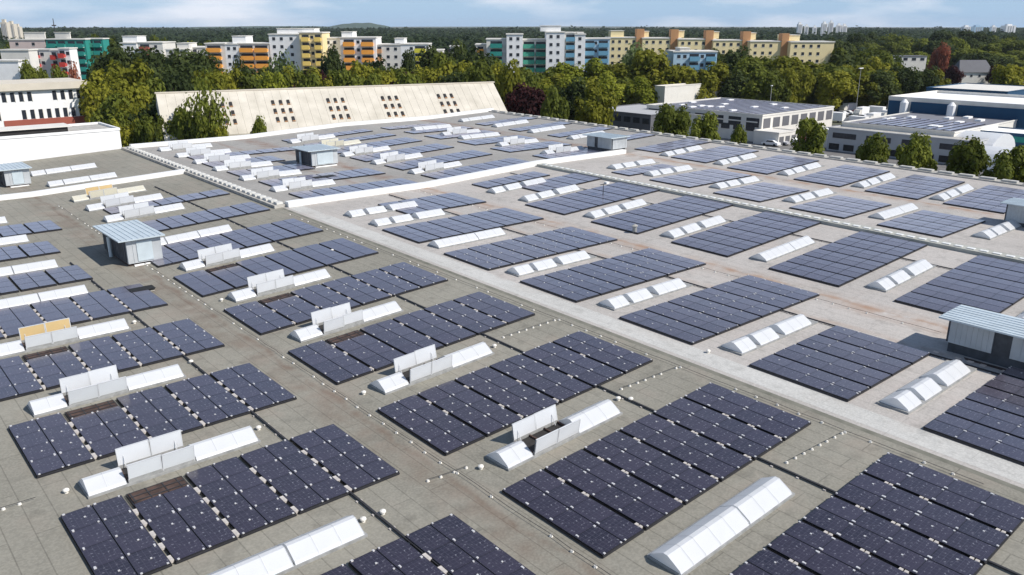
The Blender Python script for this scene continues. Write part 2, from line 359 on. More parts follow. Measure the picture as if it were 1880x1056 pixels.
for q,(x0,y0,ns,n,near) in enumerate([(39.2,7.9,6,4,True),(39.2,17.9,4,4,True),(39.3,28.1,6,4,True),(39.4,38.3,6,4,True),(39.5,48.2,6,4,True),(39.9,58.5,6,4,False),(45.5,68.2,4,4,False)]):
    field(x0,y0,ns,n,near,lab(q+1,'B'),0,2 if q<5 else 0)
for q,(x0,y0,ns,n) in enumerate([(57.4,17.9,6,4),(57.4,28.2,6,4),(57.7,38.4,6,4),(57.7,48.4,6,4),(57.8,58.3,6,4),(63,67.3,4,3),(60,73.4,4,2)]):
    field(x0,y0-.1,ns,n,q<1,lab(q+1,'D'),0,0)
for q,(x0,y0,ns,n) in enumerate([(76.4,28.4,4,4),(76.5,37.8,4,4),(76.6,47.4,4,4),(77.0,57.0,5,4),(77.2,66.4,4,2)]):
    field(x0,y0,ns,n,False,lab(q+1,'E'),0,0)
for q,(x0,y0,ns,n) in enumerate([(91.9,28.6,5,4),(91.8,37.3,5,4),(91.8,46.4,5,4),(92.2,56.4,5,4),(93,66.4,5,4),(94.5,76,5,3)]):
    field(x0,y0,ns,n,False,lab(q+1,'F'),0,0)
FARB=['beyond the white parapet, left column','beyond the white parapet, second column','beyond the white parapet, third column','beyond the white parapet, right column']
for c,(x0,ns) in enumerate([(40.5,6),(58.5,6),(77.5,5),(93.8,5)]):
    for q,y0 in enumerate([80.8,89.6,98.2,106.6,114.4,121.2] if c<3 else [86.5,96.4,106.0,115.6]):
        if c==0 and q==5: continue
        field(x0+random.uniform(0,.6),y0,ns if not(c==0 and q in(2,3)) else 4,3 if c<3 and q<4 else 2,False,f"grey-blue solar panel field, {ORD[q+1]} from the front {FARB[c]}",0,0,'solar panel fields on the far part of the roof')
# ---------------------------------------------------------------- skylights
PROF=[(-.78,.10),(-.70,.22),(-.10,.58),(.10,.58),(.70,.22),(.78,.10)]
def skymeshes():
    d={}
    for nm,L in (('a',1.65),('b',3.0),('c',3.1),('b2',2.2),('c2',3.3)):
        for mt in (M_poly,M_polyg,M_polyt,M_polyc):
            mb=MB(); mb.extr(PROF,0,L-.1,mt)
            n=int(round(L))
            for i in range(n+1):
                x=i*(L-.1)/n
                pr=[(y*1.015,z+.012) for y,z in PROF]; mb.extr(pr,max(-.005,x-.012),min(L-.095,x+.012),M_rib,False)
            d[(nm,mt.name)]=mb.mesh('cover')
    return d
SKM=skymeshes()
def curbmesh(L):
    mb=MB(); mb.box(-.05,L+.05,-.84,.84,0,.11,M_curb); return mb.mesh('curb')
CURB={L:curbmesh(L) for L in (7.75,8.8)}
def leafm(mt,L=1.46):
    mb=MB(); mb.box(0,L,-.03,.03,0,.86,mt); 
    for x in (0,L-.04): mb.box(x,x+.04,-.036,.036,-.003,.863,M_rib)
    mb.box(0.04,L-.04,-.036,.036,.83,.863,M_rib); return mb.mesh('vent_flap')
LEAF={m.name:leafm(m) for m in (M_poly,M_polyg,M_polyt,M_polyc)}
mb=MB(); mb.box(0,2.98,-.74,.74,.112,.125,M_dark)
for x in (0,.98,1.96,2.9): mb.box(x,x+.07,-.7,.7,.14,.22,M_rusty)
mb.box(0,2.98,-.78,-.7,.11,.3,M_curb); mb.box(0,2.98,.7,.78,.11,.3,M_curb); OPEN=mb.mesh('vent_opening')
mb=MB()
for x in (.3,2.6): mb.cyl((x,-.5,.2),(x,-.74,.7),.02,.02,M_rib,5); mb.cyl((x,.5,.2),(x,.78,.7),.02,.02,M_rib,5)
STRUT=mb.mesh('strut')
def skylight(x,yc,label,kind='closed',cm=None,back=None,front=None,three=False,one=False):
    cm=cm or M_poly; L=8.6 if three else 7.75
    e=empty('skylight',(x,yc,zr(x,yc)),tilt(x+1),label=label,cat='skylight',group='white strip skylights on the roof')
    ob('curb',CURB[8.8 if three else 7.75],e,(0,0,0))
    if kind=='closed':
        s=[('a',0),('b',1.68),('c',4.68)] if not three else ([('a',.1),('b2',2.1),('c2',4.9)])
        if one: s=[('a',0),('b',1.55),('c',4.54)]
        for k,dx in s: 
            o=ob('cover',SKM[(k,cm.name)],e,(dx,0,0))
            if one and k=='c': o.scale=(1.04,1,1)
    else:
        ob('cover',SKM[('a',cm.name)],e,(0,0,0)); ob('cover',SKM[('c',cm.name)],e,(4.68,0,0))
        ob('vent_opening',OPEN,e,(1.64,0,0)); ob('strut',STRUT,e,(1.64,0,0))
        for i in (0,1):
            ob('vent_flap',LEAF[(back or cm).name],e,(1.66+i*1.48,.74,.24+random.uniform(-.02,.04)),(R(-9+random.uniform(-4,4)),0,0))
            ob('vent_flap',LEAF[(front or cm).name],e,(1.66+i*1.48,-.74,.14),(R(5+random.uniform(-4,5)),0,0))
    return e
def sl(k,bay,what): return f"{what}, {ORD[k]} from the front {BAYS[bay]}"
OPn='skylight with raised flaps'; CLn='closed white skylight'
for k,(y,kd,bk) in enumerate([(25.9,'closed',None),(35.9,'open',None),(45.8,'open',None),(55.7,'open',M_polyt),(65.1,'closed',None),(73.9,'closed',None),(84.4,'closed',None),(93.6,'closed',None)]):
    lb={1:sl(2,'C',OPn),3:'strip skylight with tan raised back flaps near the left picture edge'}.get(k) or (sl(k+1,'C',OPn) if kd=='open' else sl(k+1,'C',CLn))
    skylight(6.35 if k>0 else 6.3,y,lb,kd,None,bk,M_polyg if kd=='open' else None,one=(k in (4,5)))
for k,(y,kd,bk,cm) in enumerate([(16.0,'closed',None,None),(25.9,'open',None,None),(36.3,'open',None,None),(46.2,'open',None,None),(56.2,'open',None,None),(66.0,'open',None,None),(74.9,'closed',None,None),(87.2,'open',None,None),(93.6,'open',None,None),(99.4,'open',M_polyt,M_polyc),(110.2,'closed',None,None),(119.0,'closed',None,None)]):
    lb='cream strip skylight with yellowed raised flaps, just before the far left parapet' if k==9 else sl(k+1,'A',OPn if kd=='open' else CLn)
    skylight(21.65,y,lb,kd,cm,bk,None,one=(k==0))
for k,y in enumerate([16,26,36.3,46.3,56.8,66.8,71.6]): skylight(40.3,y,sl(k+1,'B','closed three-piece skylight' if k!=4 else CLn),three=k!=4,one=k==4)
for k,y in enumerate([16,26,36.1,45.8,55.8,65.8,71.4]): skylight(58.9,y,sl(k+1,'D','closed three-piece skylight' if k!=2 else CLn),three=k!=2,one=k==2)
for k,y in enumerate([26.2,35.9,45.6,55.2,65.2,71.4]): skylight(79.3,y,sl(k+1,'E','closed three-piece skylight' if k!=1 else CLn),three=k!=1,one=k==1)
for k,y in enumerate([35.9,45,54.9,64.7,74]): skylight(93.3,y,sl(k+1,'F','closed white strip skylight'),three=True)
for c,(x,ys,kd) in enumerate([(40,(87.9,96.5,104.8,111.7,118.4,125.5),'open'),(58.7,(87.2,96.3,104.6,113,121),'open'),(80.6,(85.6,95.7,105.2,110.3,118.5),'mix'),(94.5,(94.2,103.8,113.4,123.2),'closed')]):
    for k,y in enumerate(ys):
        o_=kd=='open' or (kd=='mix' and k in(0,1,3))
        skylight(x,y,f"{'open-flapped' if o_ else 'closed'} skylight, {ORD[k+1]} from the front {FARB[c]}",'open' if o_ else 'closed',M_polyc if (c==1 and k==3) else None)
# ---------------------------------------------------------------- plant rooms
def corr(mb,x0,x1,y0,y1,z0,z1,axis,mt,p=.28):
    "ribbed sheet: thin raised ribs on a face"
    n=int(((x1-x0) if axis=='x' else (y1-y0))/p)
    for i in range(1,n):
        if axis=='x': mb.box(x0+i*p-.03,x0+i*p+.03,y0-.03,y0,z0,z1,mt)
        else: mb.box(x0-.03,x0,y0+i*p-.03,y0+i*p+.03,z0,z1,mt)
def plant(x0,x1,y0,y1,h,label,lift=0,style=0,slope=.0):
    z=zr(x0,y0); e=empty('plant_room',(x0,y0,z),label=label,cat='plant room',group='sheet metal plant rooms on the roof'); w,d=x1-x0,y1-y0
    mb=MB(); mb.box(.15,w-.15,.15,d-.15,-.3,max(lift,.25)+.02,M_rusty if style==1 else M_phd); mb.build('plinth',e)
    if style==1:
        mb=MB(); mb.box(.12,w,0,d,.22,h,M_phw); corr(mb,.12,w,0,d,.3,h-.05,'x',M_phw,.5); mb.build('wall',e)
        mb=MB(); mb.box(.0,.115,.3,d-.2,.3,h-.1,M_phd); corr(mb,0,1,.3,d-.2,.32,h-.12,'y',M_phd,.4); mb.build('louver',e)  # dark sheet over the shaded left face, its shade put into the colour
        mb=MB(); mb.cyl((-.25,d*.55,.2),(-.25,d*.55,h-.3),.16,.16,M_phr,8); mb.build('duct',e)
        mb=MB(); mb.box(.5,w-.3,-.25,-.04,-.03,.12,M_white); mb.build('sill',e)
        mb=MB(); mb.box(.9,w-.75,-.06,-.031,.35,h-.25,M_phr); mb.build('door',e)
    else:
        mb=MB(); mb.box(.12,w,0,d,lift,h,M_phd); mb.build('frame_wall',e)
        # panels on -X face
        runs=[(d-2.6,d-.15,1),(d-6.2,d-3.6,1)] if d>7 else [(.1,d*.55,1),(d*.68,d-.1,1)]
        for a,b,_ in runs:
            mb=MB(); mb.box(.02,.11,a,b,lift,h-.05,M_phw); corr(mb,.02,1,a,b,lift+.05,h-.1,'y',M_phw,.3); mb.build('wall_panel',e)
        mb=MB(); mb.box(.14,w-.02,-.08,-.004,lift,h-.05,M_phw); corr(mb,.14,w,-.08,0,lift+.05,h-.1,'x',M_phw,.3); mb.build('wall_panel',e)
        if d>7:
            mb=MB()
            k=.4
            while k<d-7: mb.box(-.02,.09,k,k+.12,lift+.1,h-.3,M_phd); mb.box(.0,.09,k+.12,k+.9,h-.75,h-.68,M_rib); k+=.9
            mb.build('louver',e)
    mb=MB(); o=.4
    Tr=Matrix.Translation((0,0,h))@Matrix.Rotation(slope,4,'X')
    mb.box(-.55,w+.3,-o,d+o,0,.1,M_phr,Tr)
    k=-.3
    while k<w+.2: mb.box(k,k+.05,-o,d+o,.1,.14,M_phr,Tr); k+=.45
    mb.build('roof',e); return e
plant(18.5,21.4,69.9,76.4,2.25,'blue-grey sheet metal plant room with overhanging roof, standing left of centre',0,1)
e=plant(50.75,53.3,6,17.7,2.3,'long plant room with pale roof cut off by the right picture edge',.75,0)
mb=MB()
for y in (17.9,16.6,15.9,15.2,14.0,12.6,11.9,10.8): mb.box(-.75,-.45,y-6-.16,y-6+.16,-.03,.15,M_stone)
mb.build('plinth_stones',e)
mb=MB(); mb.box(-.45,-.1,-.3,11.9,-.05,.12,M_rusty); mb.build('gutter_board',e)
plant(87.0,89.6,17,27.0,2.2,'small plant room at the right picture edge behind the block-topped parapet',.5,0)
plant(51.0,55.0,99.4,104,2.2,'boxy grey plant room in the middle of the far roof, beyond the white parapet',0,1)
plant(88.6,91.8,79.8,84.9,2.3,'pale plant room with flat white roof near the back right roof edge',.7,0)
plant(17.6,20.4,112.9,117.5,2.1,'small dark plant room in front of the white wall at far left',0,1)
# ---------------------------------------------------------------- little things on the roof
def vent(px,py,label,r=.14):
    p=onroof(px,py); e=empty('roof_vent',p,tilt(p.x),label=label,cat='roof vent',group='small white roof vents')
    mb=MB(); mb.cyl((0,0,0),(0,0,.12),r*.6,r*.55,M_vent,10); mb.build('pipe',e)
    mb=MB(); mb.cyl((0,0,.12),(0,0,.18),r,r*.9,M_vent,12); mb.cyl((0,0,.18),(0,0,.23),r*.9,r*.2,M_vent,12); mb.build('cap',e)
for px,py,l in [(122,905,'small cream roof vent on the bare felt at lower left'),(667,958,'round white vent at the end of the skylight, bottom left of centre'),(703,944,'small vent beside the cable tray in front of the centre path'),(668,724,'round white vent left of the centre skylight on the rusty path side'),
  (883,861,'round white vent just below the centre open skylight'),(1135,735,'pale vent at the right end of the centre open skylight'),(1158,736,'pale vent by the cable tray right of the centre open skylight'),(908,638,'small vent right of the skylight above the centre one'),(475,789,'white vent at right end of the skylight at left'),
  (351,667,'white vent right of the third skylight at left'),(247,594,'small vent right of the tan-flapped skylight'),(407,553,'white vent between two fields on the rusty path'),(610,462,'small vent beside tray behind the middle fields'),(1300,648,'small vent by skylight right of the walkway')]: vent(px,py,l)
def mast(px,py,h,label):
    p=onroof(px,py); e=empty('sensor_mast',p,label=label,cat='mast')
    mb=MB(); mb.cyl((0,0,0),(0,0,h),.05,.04,M_rail,6); mb.build('pole',e)
    mb=MB(); mb.box(-.45,.45,-.04,.04,h-.1,h-.02,M_rail); mb.box(.3,.75,-.2,.2,h-.05,h+.15,M_white); mb.build('sensor_arm',e)
mast(1107,362,1.5,'thin dark sensor mast with white head among the fields right of the walkway')
p=onroof(1165,428); e=empty('pipe_vent',p,label='stubby grey pipe vent near the brown gutter path behind the walkway',cat='roof vent')
mb=MB(); mb.cyl((0,0,0),(0,0,.7),.22,.2,M_curb,8); mb.build('pipe',e); mb=MB(); mb.cyl((0,0,.7),(0,0,.85),.32,.1,M_slab,8); mb.build('cap',e)
def mat_patch(px,py,w,d,label):  # black slabs standing for dark holes and shapes on the roof
    p=onroof(px,py); e=empty('dark_patch',p,tilt(p.x),label=label,cat='dark patch'); mb=MB()
    for i in range(3): mb.box(-w/2+.1*i,w/2+.05*i,-d/2,d/2-.2*i,.05+.06*i,.09+.06*i,M_black)
    mb.build('black_slab',e)
    mb=MB(); mb.box(-w/2,w/2,-d/2,-d/2+.1,0,.05,M_slab); mb.box(-w/2,w/2,d/2-.1,d/2,0,.05,M_slab); mb.build('slab_bearer',e)
mat_patch(255,534,1.9,1.3,'black slabs standing for missing panels on the field in front of the plant room')
mat_patch(592,327,3.0,1.4,'black slabs for a dark shape lying below the far middle plant room')
# ---------------------------------------------------------------- ground, water none, hills
G=MB(); G.quad((-9000,-9000,GZ),(9000,-9000,GZ),(9000,9000,GZ),(-9000,9000,GZ),mat('ground_grass',(.055,.065,.03),.95,.3,.05,col2=(.10,.10,.06)))
g=G.build('ground'); tag(g,kind='structure')
def flat(pts,name,mt,h):
    mb=MB(); mb.add([(p.x,p.y,GZ+h) for p in pts],[tuple(range(len(pts)))],mt); o=mb.build(name); tag(o,kind='structure'); return o
M_asph=mat('asphalt',(.12,.115,.11),.9,.2,.3,col2=(.2,.19,.18))
flat([Vector((112,-40,0)),Vector((330,-110,0)),Vector((330,70,0)),Vector((190,140,0)),Vector((112,140,0))],'yard',M_asph,.02)
# hills at the horizon
def hill(px0,px1,py,D,depth,seed):
    n=40; vs=[];fs=[]
    for j,(dd,s) in enumerate(((-depth,0),(0,1),(depth,0))):
        for i in range(n+1):
            px=px0+(px1-px0)*i/n; t=i/n; q=atd(px,50,D+dd)
            top=atd(px,py,D).z; z=GZ-2+(top-GZ+2)*s*(math.sin(math.pi*t)**.8)*(1+.15*mn.noise(Vector((t*7,seed,0))))
            vs.append((q.x,q.y,z if s else GZ-2))
    for j in (0,1):
        for i in range(n): a=j*(n+1)+i; fs.append((a,a+1,a+n+2,a+n+1))
    mb=MB(); mb.add(vs,fs,M_hill); o=mb.build('hill'); tag(o,kind='structure')
M_hill=mat('hill_woodland',(.035,.065,.04),.95,.25,.01,col2=(.055,.085,.05))
hill(-200,330,55,4200,500,1); hill(240,760,48,5200,600,2); hill(590,730,42,5600,400,5); hill(600,1250,50,4000,500,3); hill(1100,2100,52,4400,500,4)
# ---------------------------------------------------------------- vegetation
def crown_mesh(name,leaf,seed,n=2200,clumps=26,size=.5,flatten=.85,ragged=.35):
    rnd=random.Random(seed); mb=MB(); cs=[]
    for i in range(clumps):
        while True:
            v=Vector((rnd.uniform(-1,1),rnd.uniform(-1,1),rnd.uniform(-1,1)))
            if .15<v.length<1: break
        v=v*(1-.25*rnd.random()*ragged*2); r=rnd.uniform(.24,.48)*(1.15-.4*v.length)
        cs.append((Vector((v.x*.72,v.y*.72,v.z*.72*flatten)),r))
    k=mb.m(leaf); V=[];Fc=[]
    for i in range(n):
        c,r=cs[rnd.randrange(len(cs))]
        d=Vector((rnd.gauss(0,1),rnd.gauss(0,1),rnd.gauss(0,1))).normalized()
        p=c+d*r*(rnd.random()**.35)
        nrm=(d+Vector((rnd.uniform(-.7,.7),rnd.uniform(-.7,.7),rnd.uniform(-.2,.9)))).normalized()
        u=nrm.orthogonal().normalized(); w=nrm.cross(u); a=rnd.uniform(0,6.28); u,w=u*math.cos(a)+w*math.sin(a),w*math.cos(a)-u*math.sin(a)
        s=size/8*rnd.uniform(.6,1.3); b=len(V)
        V+=[p+u*s+w*s*.2,p+w*s*.8,p-u*s-w*s*.1,p-w*s*.9]; Fc.append((b,b+1,b+2,b+3))
    q=lambda k_:sorted(abs(v[k_]) for v in V)[int(len(V)*.985)]
    qx,qz=(q(0)+q(1))/2,q(2); V=[(v.x/qx,v.y/qx,v.z/qz) for v in V]
    mb.v=[tuple(v) for v in V]; mb.f=Fc; mb.mi=[k]*len(Fc)
    return mb.mesh(name)
def trunk_mesh(seed):
    rnd=random.Random(seed); mb=MB(); mb.cyl((0,0,0),(0,0,1.1),.055,.035,M_bark,7)
    for i in range(6):
        a=i*1.05+rnd.random(); z=.6+.08*i; mb.cyl((0,0,z),(math.cos(a)*.5,math.sin(a)*.5,z+.55),.022,.007,M_bark,5)
    return mb.mesh('trunk')
TRK=[trunk_mesh(i) for i in range(3)]
CR={}
for k in LM:
    if k=='far': continue
    CR[k]=[crown_mesh('crown',LM[k],hash(k)%7+i*13+len(k),n=5200 if k in('olive','mid','dark','fresh') else 3600,clumps=22+5*i,flatten=.85+.1*i) for i in range(4 if k in('olive','mid','dark','fresh') else 1)]
CR['sparse']=[crown_mesh('crown',LM['mid'],77,n=2400,clumps=34,size=.36,ragged=1.0)]
def tree(x,y,h,w,kind,label,group=None,base=GZ,trunk=.28,name='tree'):
    trunk=trunk*.5 if trunk<.4 else trunk; w*=1.12
    e=empty(name,(x,y,base),(random.uniform(-.05,.05),random.uniform(-.05,.05),random.uniform(0,6.28)),label=label,cat='tree',group=group)
    ch=h*(1-trunk); tw=min(h*.55,w*.62); ob('trunk',random.choice(TRK),e,(0,0,0),None,(tw,tw,h*.58))
    cr=random.choice(CR[kind]); ob('crown',cr,e,(0,0,h*trunk+ch*.5),None,(w/2,w/2*random.uniform(.92,1.08),ch*.5))
    return e
def treepx(px,pytop,D,wpx,kind,label,group=None,base=GZ,trunk=.28,name='tree'):
    p=atd(px,pytop,D); h=p.z-base; w=wpx*D/F/math.cos(0)*1.02
    if h<1.5: h=1.5
    return tree(p.x,p.y,h,w,kind,label,group,base,trunk,name)
# small round trees right beyond the roof edge
for i,(px,pt,w,pb,l) in enumerate([(1238,190,50,243,'leftmost of the round street trees beyond the right roof edge'),(1300,208,44,252,'round dark tree against the white gable wall beyond the roof edge'),(1355,232,24,260,'smallest of the round trees beyond the right roof edge'),
  (1483,218,50,280,'tall round tree left of the long grey office, beyond the roof edge'),(1610,248,44,297,'round tree in front of the left part of the long grey office'),(1695,247,52,306,'round tree in front of the middle of the long grey office'),
  (1777,258,50,318,'round tree at the right end of the long grey office'),(1862,272,66,335,'bushy round tree at the right picture edge beyond the roof')]):
    d=ray(px,pt); t=116.5/d.x; D=t*(d.x*FW[0]+d.y*FW[1]); treepx(px,pt+3,D,w*1.06,'mid',l,'round trees beyond the right roof edge',trunk=.46)
# hall surroundings
treepx(368,148,150,60,'sparse','tall loose-crowned tree standing in front of the slanted beige roof',trunk=.2)
treepx(330,205,152,50,'mid','low bushy tree at the foot of the tall loose-crowned tree',trunk=.1)
for i in range(14):
    px=225+i*13+random.uniform(-4,4); treepx(px,random.uniform(208,232),random.uniform(150,160),random.uniform(30,50),random.choice(['mid','dark','olive']),'bush growing in the gap behind the far left roof edge','bushes in the gap behind the far roof edge',trunk=.08,name='bush')
treepx(470,222,152,30,'mid','small bush growing at the foot of the slanted beige roof, left of centre',trunk=.05,name='bush')
GL='green tree in the dense clump between white office and beige hall'
for px,pt,D,w,k in [(175,140,190,60,'olive'),(205,128,195,60,'olive'),(240,122,190,70,'olive'),(275,150,180,50,'mid'),(215,180,168,60,'mid'),(250,190,165,60,'olive'),(285,185,165,50,'dark'),(185,165,175,45,'olive'),(232,155,172,55,'olive'),
   (200,98,240,55,'dark'),(235,88,245,60,'dark'),(270,95,240,60,'dark'),(305,100,240,60,'dark'),(340,98,238,70,'dark'),(372,100,235,50,'dark'),(300,120,215,60,'dark'),(345,125,210,70,'dark'),(260,200,160,50,'dark'),(220,212,158,45,'mid'),(392,130,205,60,'olive'),(350,150,190,50,'mid'),(312,140,185,50,'dark')]:
    treepx(px,pt,D,w*1.1,k,GL if k!='dark' else 'dark green tree in the dense clump behind white office and beige hall','trees between the white office and the beige hall')
# belt in front of apartments
def belt(x0,x1,step,yt,D0,D1,kinds,label,group,w=(42,62),jit=7):
    x=x0
    while x<x1:
        y=yt(x) if callable(yt) else yt
        treepx(x+random.uniform(-5,5),y+random.uniform(-jit,jit),random.uniform(D0,D1),random.uniform(*w),random.choice(kinds),label,group); x+=step
belt(395,800,19,lambda x:138-(6 if 640<x<760 else 0),205,235,['olive','olive','fresh','mid'],'olive green tree in the belt before the orange and yellow flats','trees before the orange and yellow flats')
belt(400,800,26,lambda x:133,240,275,['olive','mid','dark'],'leafy tree further back before the orange and yellow flats','trees before the orange and yellow flats',jit=8)
treepx(523,98,262,45,'pale','pale whitish green tree against the tall white block of flats'); treepx(612,92,262,36,'dark','dark narrow tree in front of the white flats beside the orange balconies')
treepx(443,106,262,22,'dark','slim dark tree against the orange-balconied flats'); treepx(570,134,215,60,'purple','dark purple tree before the yellow flats behind the beige roof'); treepx(745,138,214,50,'purple','reddish tree behind the ridge of the beige roof')
treepx(680,112,258,44,'dark','dark tree below the white end of the orange flats'); treepx(745,98,262,26,'dark','slim dark tree between the white and lime flats')
belt(795,905,15,lambda x:92+random.uniform(-10,25),235,300,['dark','dark','mid'],'dark tree filling the gap between the yellow and the green flats','dark trees in the gap between the flats',jit=10)
belt(800,960,17,lambda x:120+random.uniform(-5,20),200,240,['dark','mid','olive'],'mid green tree behind the right end of the beige roof','trees behind the right end of the beige hall')
treepx(962,158,195,56,'purple','large dark purple tree at the right end of the beige roof'); treepx(990,165,190,56,'purple','lower dark purple tree right beside the larger one at the beige roof')
for px,pt,D,w,k,l in [(985,126,285,60,'mid','green tree above the purple trees in front of the green flats'),(1042,119,290,64,'fresh','fresh green tree in front of the tall white flats'),(1092,112,292,56,'fresh','fresh green tree in front of the blue-balconied flats'),
   (1140,119,292,62,'olive','olive tree right of the blue-balconied flats'),(1195,90,292,72,'olive','tallest olive tree in front of the cream flats'),(1178,82,300,60,'pale','greyish green tree behind the tallest olive tree'),(1020,165,180,44,'mid','green tree right beside the dark purple trees'),(1090,160,182,54,'olive','brownish green tree left of the low industrial buildings'),
   (1058,150,190,50,'dark','dark green tree between two green trees left of the industrial yard'),(1240,122,280,50,'olive','olive tree under the low blue flats, left one'),(1285,126,276,50,'olive','olive tree under the low blue flats, right one'),(1325,120,285,60,'olive','olive tree right of the low blue flats'),
   (1345,93,300,56,'dark','dark rounded tree between the cream flats'),(1310,95,302,40,'dark','dark tree right behind the low blue flats'),(1378,112,290,56,'mid','green tree under the yellow end of the cream flats')]:
    treepx(px,pt,D,w*1.08,k,l)
belt(1000,1200,15,lambda x:143,262,290,['olive','mid','fresh'],'olive tree in the belt behind the low industrial buildings','trees behind the industrial buildings')
belt(1360,1640,17,lambda x:118-8*math.sin((x-1360)/40),285,305,['olive','olive','mid','fresh'],'olive green tree in the belt below the long cream flats','trees below the long cream flats',w=(48,70))
belt(1350,1640,17,lambda x:138,272,295,['mid','olive','dark'],'green tree in the lower belt beside the industrial yard','trees beside the industrial yard',w=(44,62))
treepx(1610,134,285,70,'fresh','bright green rounded tree behind the parked cars')
belt(1620,1730,16,lambda x:128,285,320,['mid','olive','dark'],'green tree before the white modern house','trees before the white modern house',w=(34,50))
belt(1660,1900,16,lambda x:96+random.uniform(-8,14),480,560,['dark','mid','dark','olive','mid'],'green tree in the wooded hillside at upper right','trees on the wooded slope at upper right',w=(36,56))
belt(1540,1900,17,lambda x:78+random.uniform(-6,8),520,640,['dark','mid','dark'],'dark tree in the wood at upper right','trees in the wood at upper right',w=(30,44))
belt(1560,1900,15,lambda x:66+random.uniform(-4,8),600,760,['dark','mid','dark'],'dark tree in the higher wood at upper right','trees in the higher wood at upper right',w=(26,38))
belt(1540,1640,16,lambda x:96,290,360,['dark','mid'],'dark tree right beside the yellow end of the cream flats','trees beside the yellow end of the cream flats')
treepx(1726,80,450,26,'red','reddish tree on the wooded slope at upper right'); 
treepx(1755,122,396,26,'purple','deep red bush left of the dark-roofed house'); treepx(1828,122,396,20,'purple','deep red bush right of the dark-roofed house'); treepx(1865,118,290,50,'olive','olive tree at the right picture edge above the blue halls')
belt(0,200,22,lambda x:70+random.uniform(0,20),330,420,['dark','mid'],'dark tree between the flats at upper left','trees between the flats at upper left',w=(24,36))
belt(30,130,24,lambda x:122,230,260,['olive','mid','red'],'small tree in front of the red and white flats','trees before the red and white flats',w=(22,34))
belt(190,400,20,lambda x:78+random.uniform(-6,12),340,430,['dark','mid','olive'],'tree among the pale low flats left of the orange ones','trees among the pale low flats',w=(28,40))
# far wood as one mass
def far_forest():
    rnd=random.Random(3); V=[];Fc=[]
    def clump(x,y,r,h,nq):
        for i in range(nq):
            a=rnd.uniform(0,6.283); q=rnd.random()**.5
            px,py=x+math.cos(a)*r*q,y+math.sin(a)*r*q; pz=GZ+h*(1-.55*q*q)-rnd.random()*h*.25
            s=r*rnd.uniform(.13,.28); u=Vector((rnd.gauss(0,1),rnd.gauss(0,1),rnd.gauss(0,.6))).normalized(); n=Vector((rnd.uniform(-.6,.6),rnd.uniform(-.6,.6),1)).normalized()
            w=n.cross(u).normalized(); b=len(V); p=Vector((px,py,pz)); V.extend([tuple(p+u*s),tuple(p+w*s),tuple(p-u*s),tuple(p-w*s)]); Fc.append((b,b+1,b+2,b+3))
        b=len(V); k=7   # rough body under the leaves
        for zz,rr in ((0,.6),(.5,.72),(.7,.35)):
            for j in range(k): a=6.283*j/k; V.append((x+math.cos(a)*r*rr,y+math.sin(a)*r*rr,GZ+h*zz))
        for l in (0,1):
            for j in range(k): Fc.append((b+l*k+j,b+l*k+(j+1)%k,b+(l+1)*k+(j+1)%k,b+(l+1)*k+j))
        Fc.append(tuple(b+2*k+j for j in range(k)))
    D=345.0
    while D<3600:
        half=D*.72; sp=8*(D/345)**.62; x=-half
        while x<half:
            if rnd.random()<.93:
                d=D+rnd.uniform(-.6,.6)*sp*1.3; X=d*FW[0]+x*RT[0]; Y=d*FW[1]+x*RT[1]; px=940+1494*x/D/1.05
                hh=rnd.uniform(10,17)*(1+.1*mn.noise(Vector((X*.004,Y*.004,0)))*4)
                if rnd.random()<.04: hh*=1.25
                if 380<px<1540 and D<520: hh*=.6
                if px>1540 and D<640: x+=sp*1.15; continue
                clump(X,Y,sp*rnd.uniform(.55,.85),hh,30 if D<900 else 15)
            x+=sp*1.15
        D+=sp*1.6
    me=bpy.data.meshes.new('distant_wood'); me.from_pydata(V,[],Fc); me.materials.append(LM['far']); me.update()
    o=ob('distant_wood',me); tag(o,'dark green wood stretching to the horizon behind the flats','wood',kind='stuff')
far_forest()
# ---------------------------------------------------------------- the slanted beige hall
pl=atz(286,171,7.6); pr=atz(905,151,7.6); dr=(pr-pl); dr.z=0; Lh=dr.length; dr.normalize(); per=Vector((dr.y,-dr.x,0))
if per.dot(Vector((-FW[0],-FW[1],0)))<0: per=-per
e=empty('industrial_hall',(pl.x,pl.y,GZ),label='long beige hall with slanted roof and five groups of small roof lights',cat='hall')
ang=math.atan2(dr.y,dr.x); e.rotation_euler=(0,0,ang)
loc=lambda p:(Matrix.Rotation(-ang,3,'Z')@(p-Vector((pl.x,pl.y,GZ))))
yb=-9.5; zb=8.3; zt_=15.6      # local: eave line and ridge height above ground
mb=MB(); mb.quad((0,yb,zb),(Lh,yb,zb),(Lh,0,zt_),(0,0,zt_),M_hallroof)
n=int(Lh/1.6)
for i in range(1,n):
    x=i*Lh/n; mb.add([(x-.05,yb,zb+.004),(x+.05,yb,zb+.004),(x+.05,0,zt_+.004),(x-.05,0,zt_+.004),(x,yb,zb+.06),(x,0,zt_+.06)],[(0,4,5,3),(4,1,2,5)],M_hallroof)
mb.build('roof',e)
mb=MB(); mb.quad((0,yb,0),(Lh,yb,0),(Lh,yb,zb),(0,yb,zb),M_hallroof); mb.add([(Lh,yb,0),(Lh,12,0),(Lh,12,zb),(Lh,0,zt_),(Lh,yb,zb)],[(0,1,2,3,4)],M_hallroof); mb.add([(0,yb,0),(0,12,0),(0,12,zb),(0,0,zt_),(0,yb,zb)],[(4,3,2,1,0)],M_hallroof); mb.quad((0,12,0),(0,12,zb),(Lh,12,zb),(Lh,12,0),M_hallroof)
mb.build('wall',e)
mb=MB(); mb.quad((0,0,zt_),(Lh,0,zt_),(Lh,12,zb),(0,12,zb),M_hallroof); mb.build('back_roof',e)
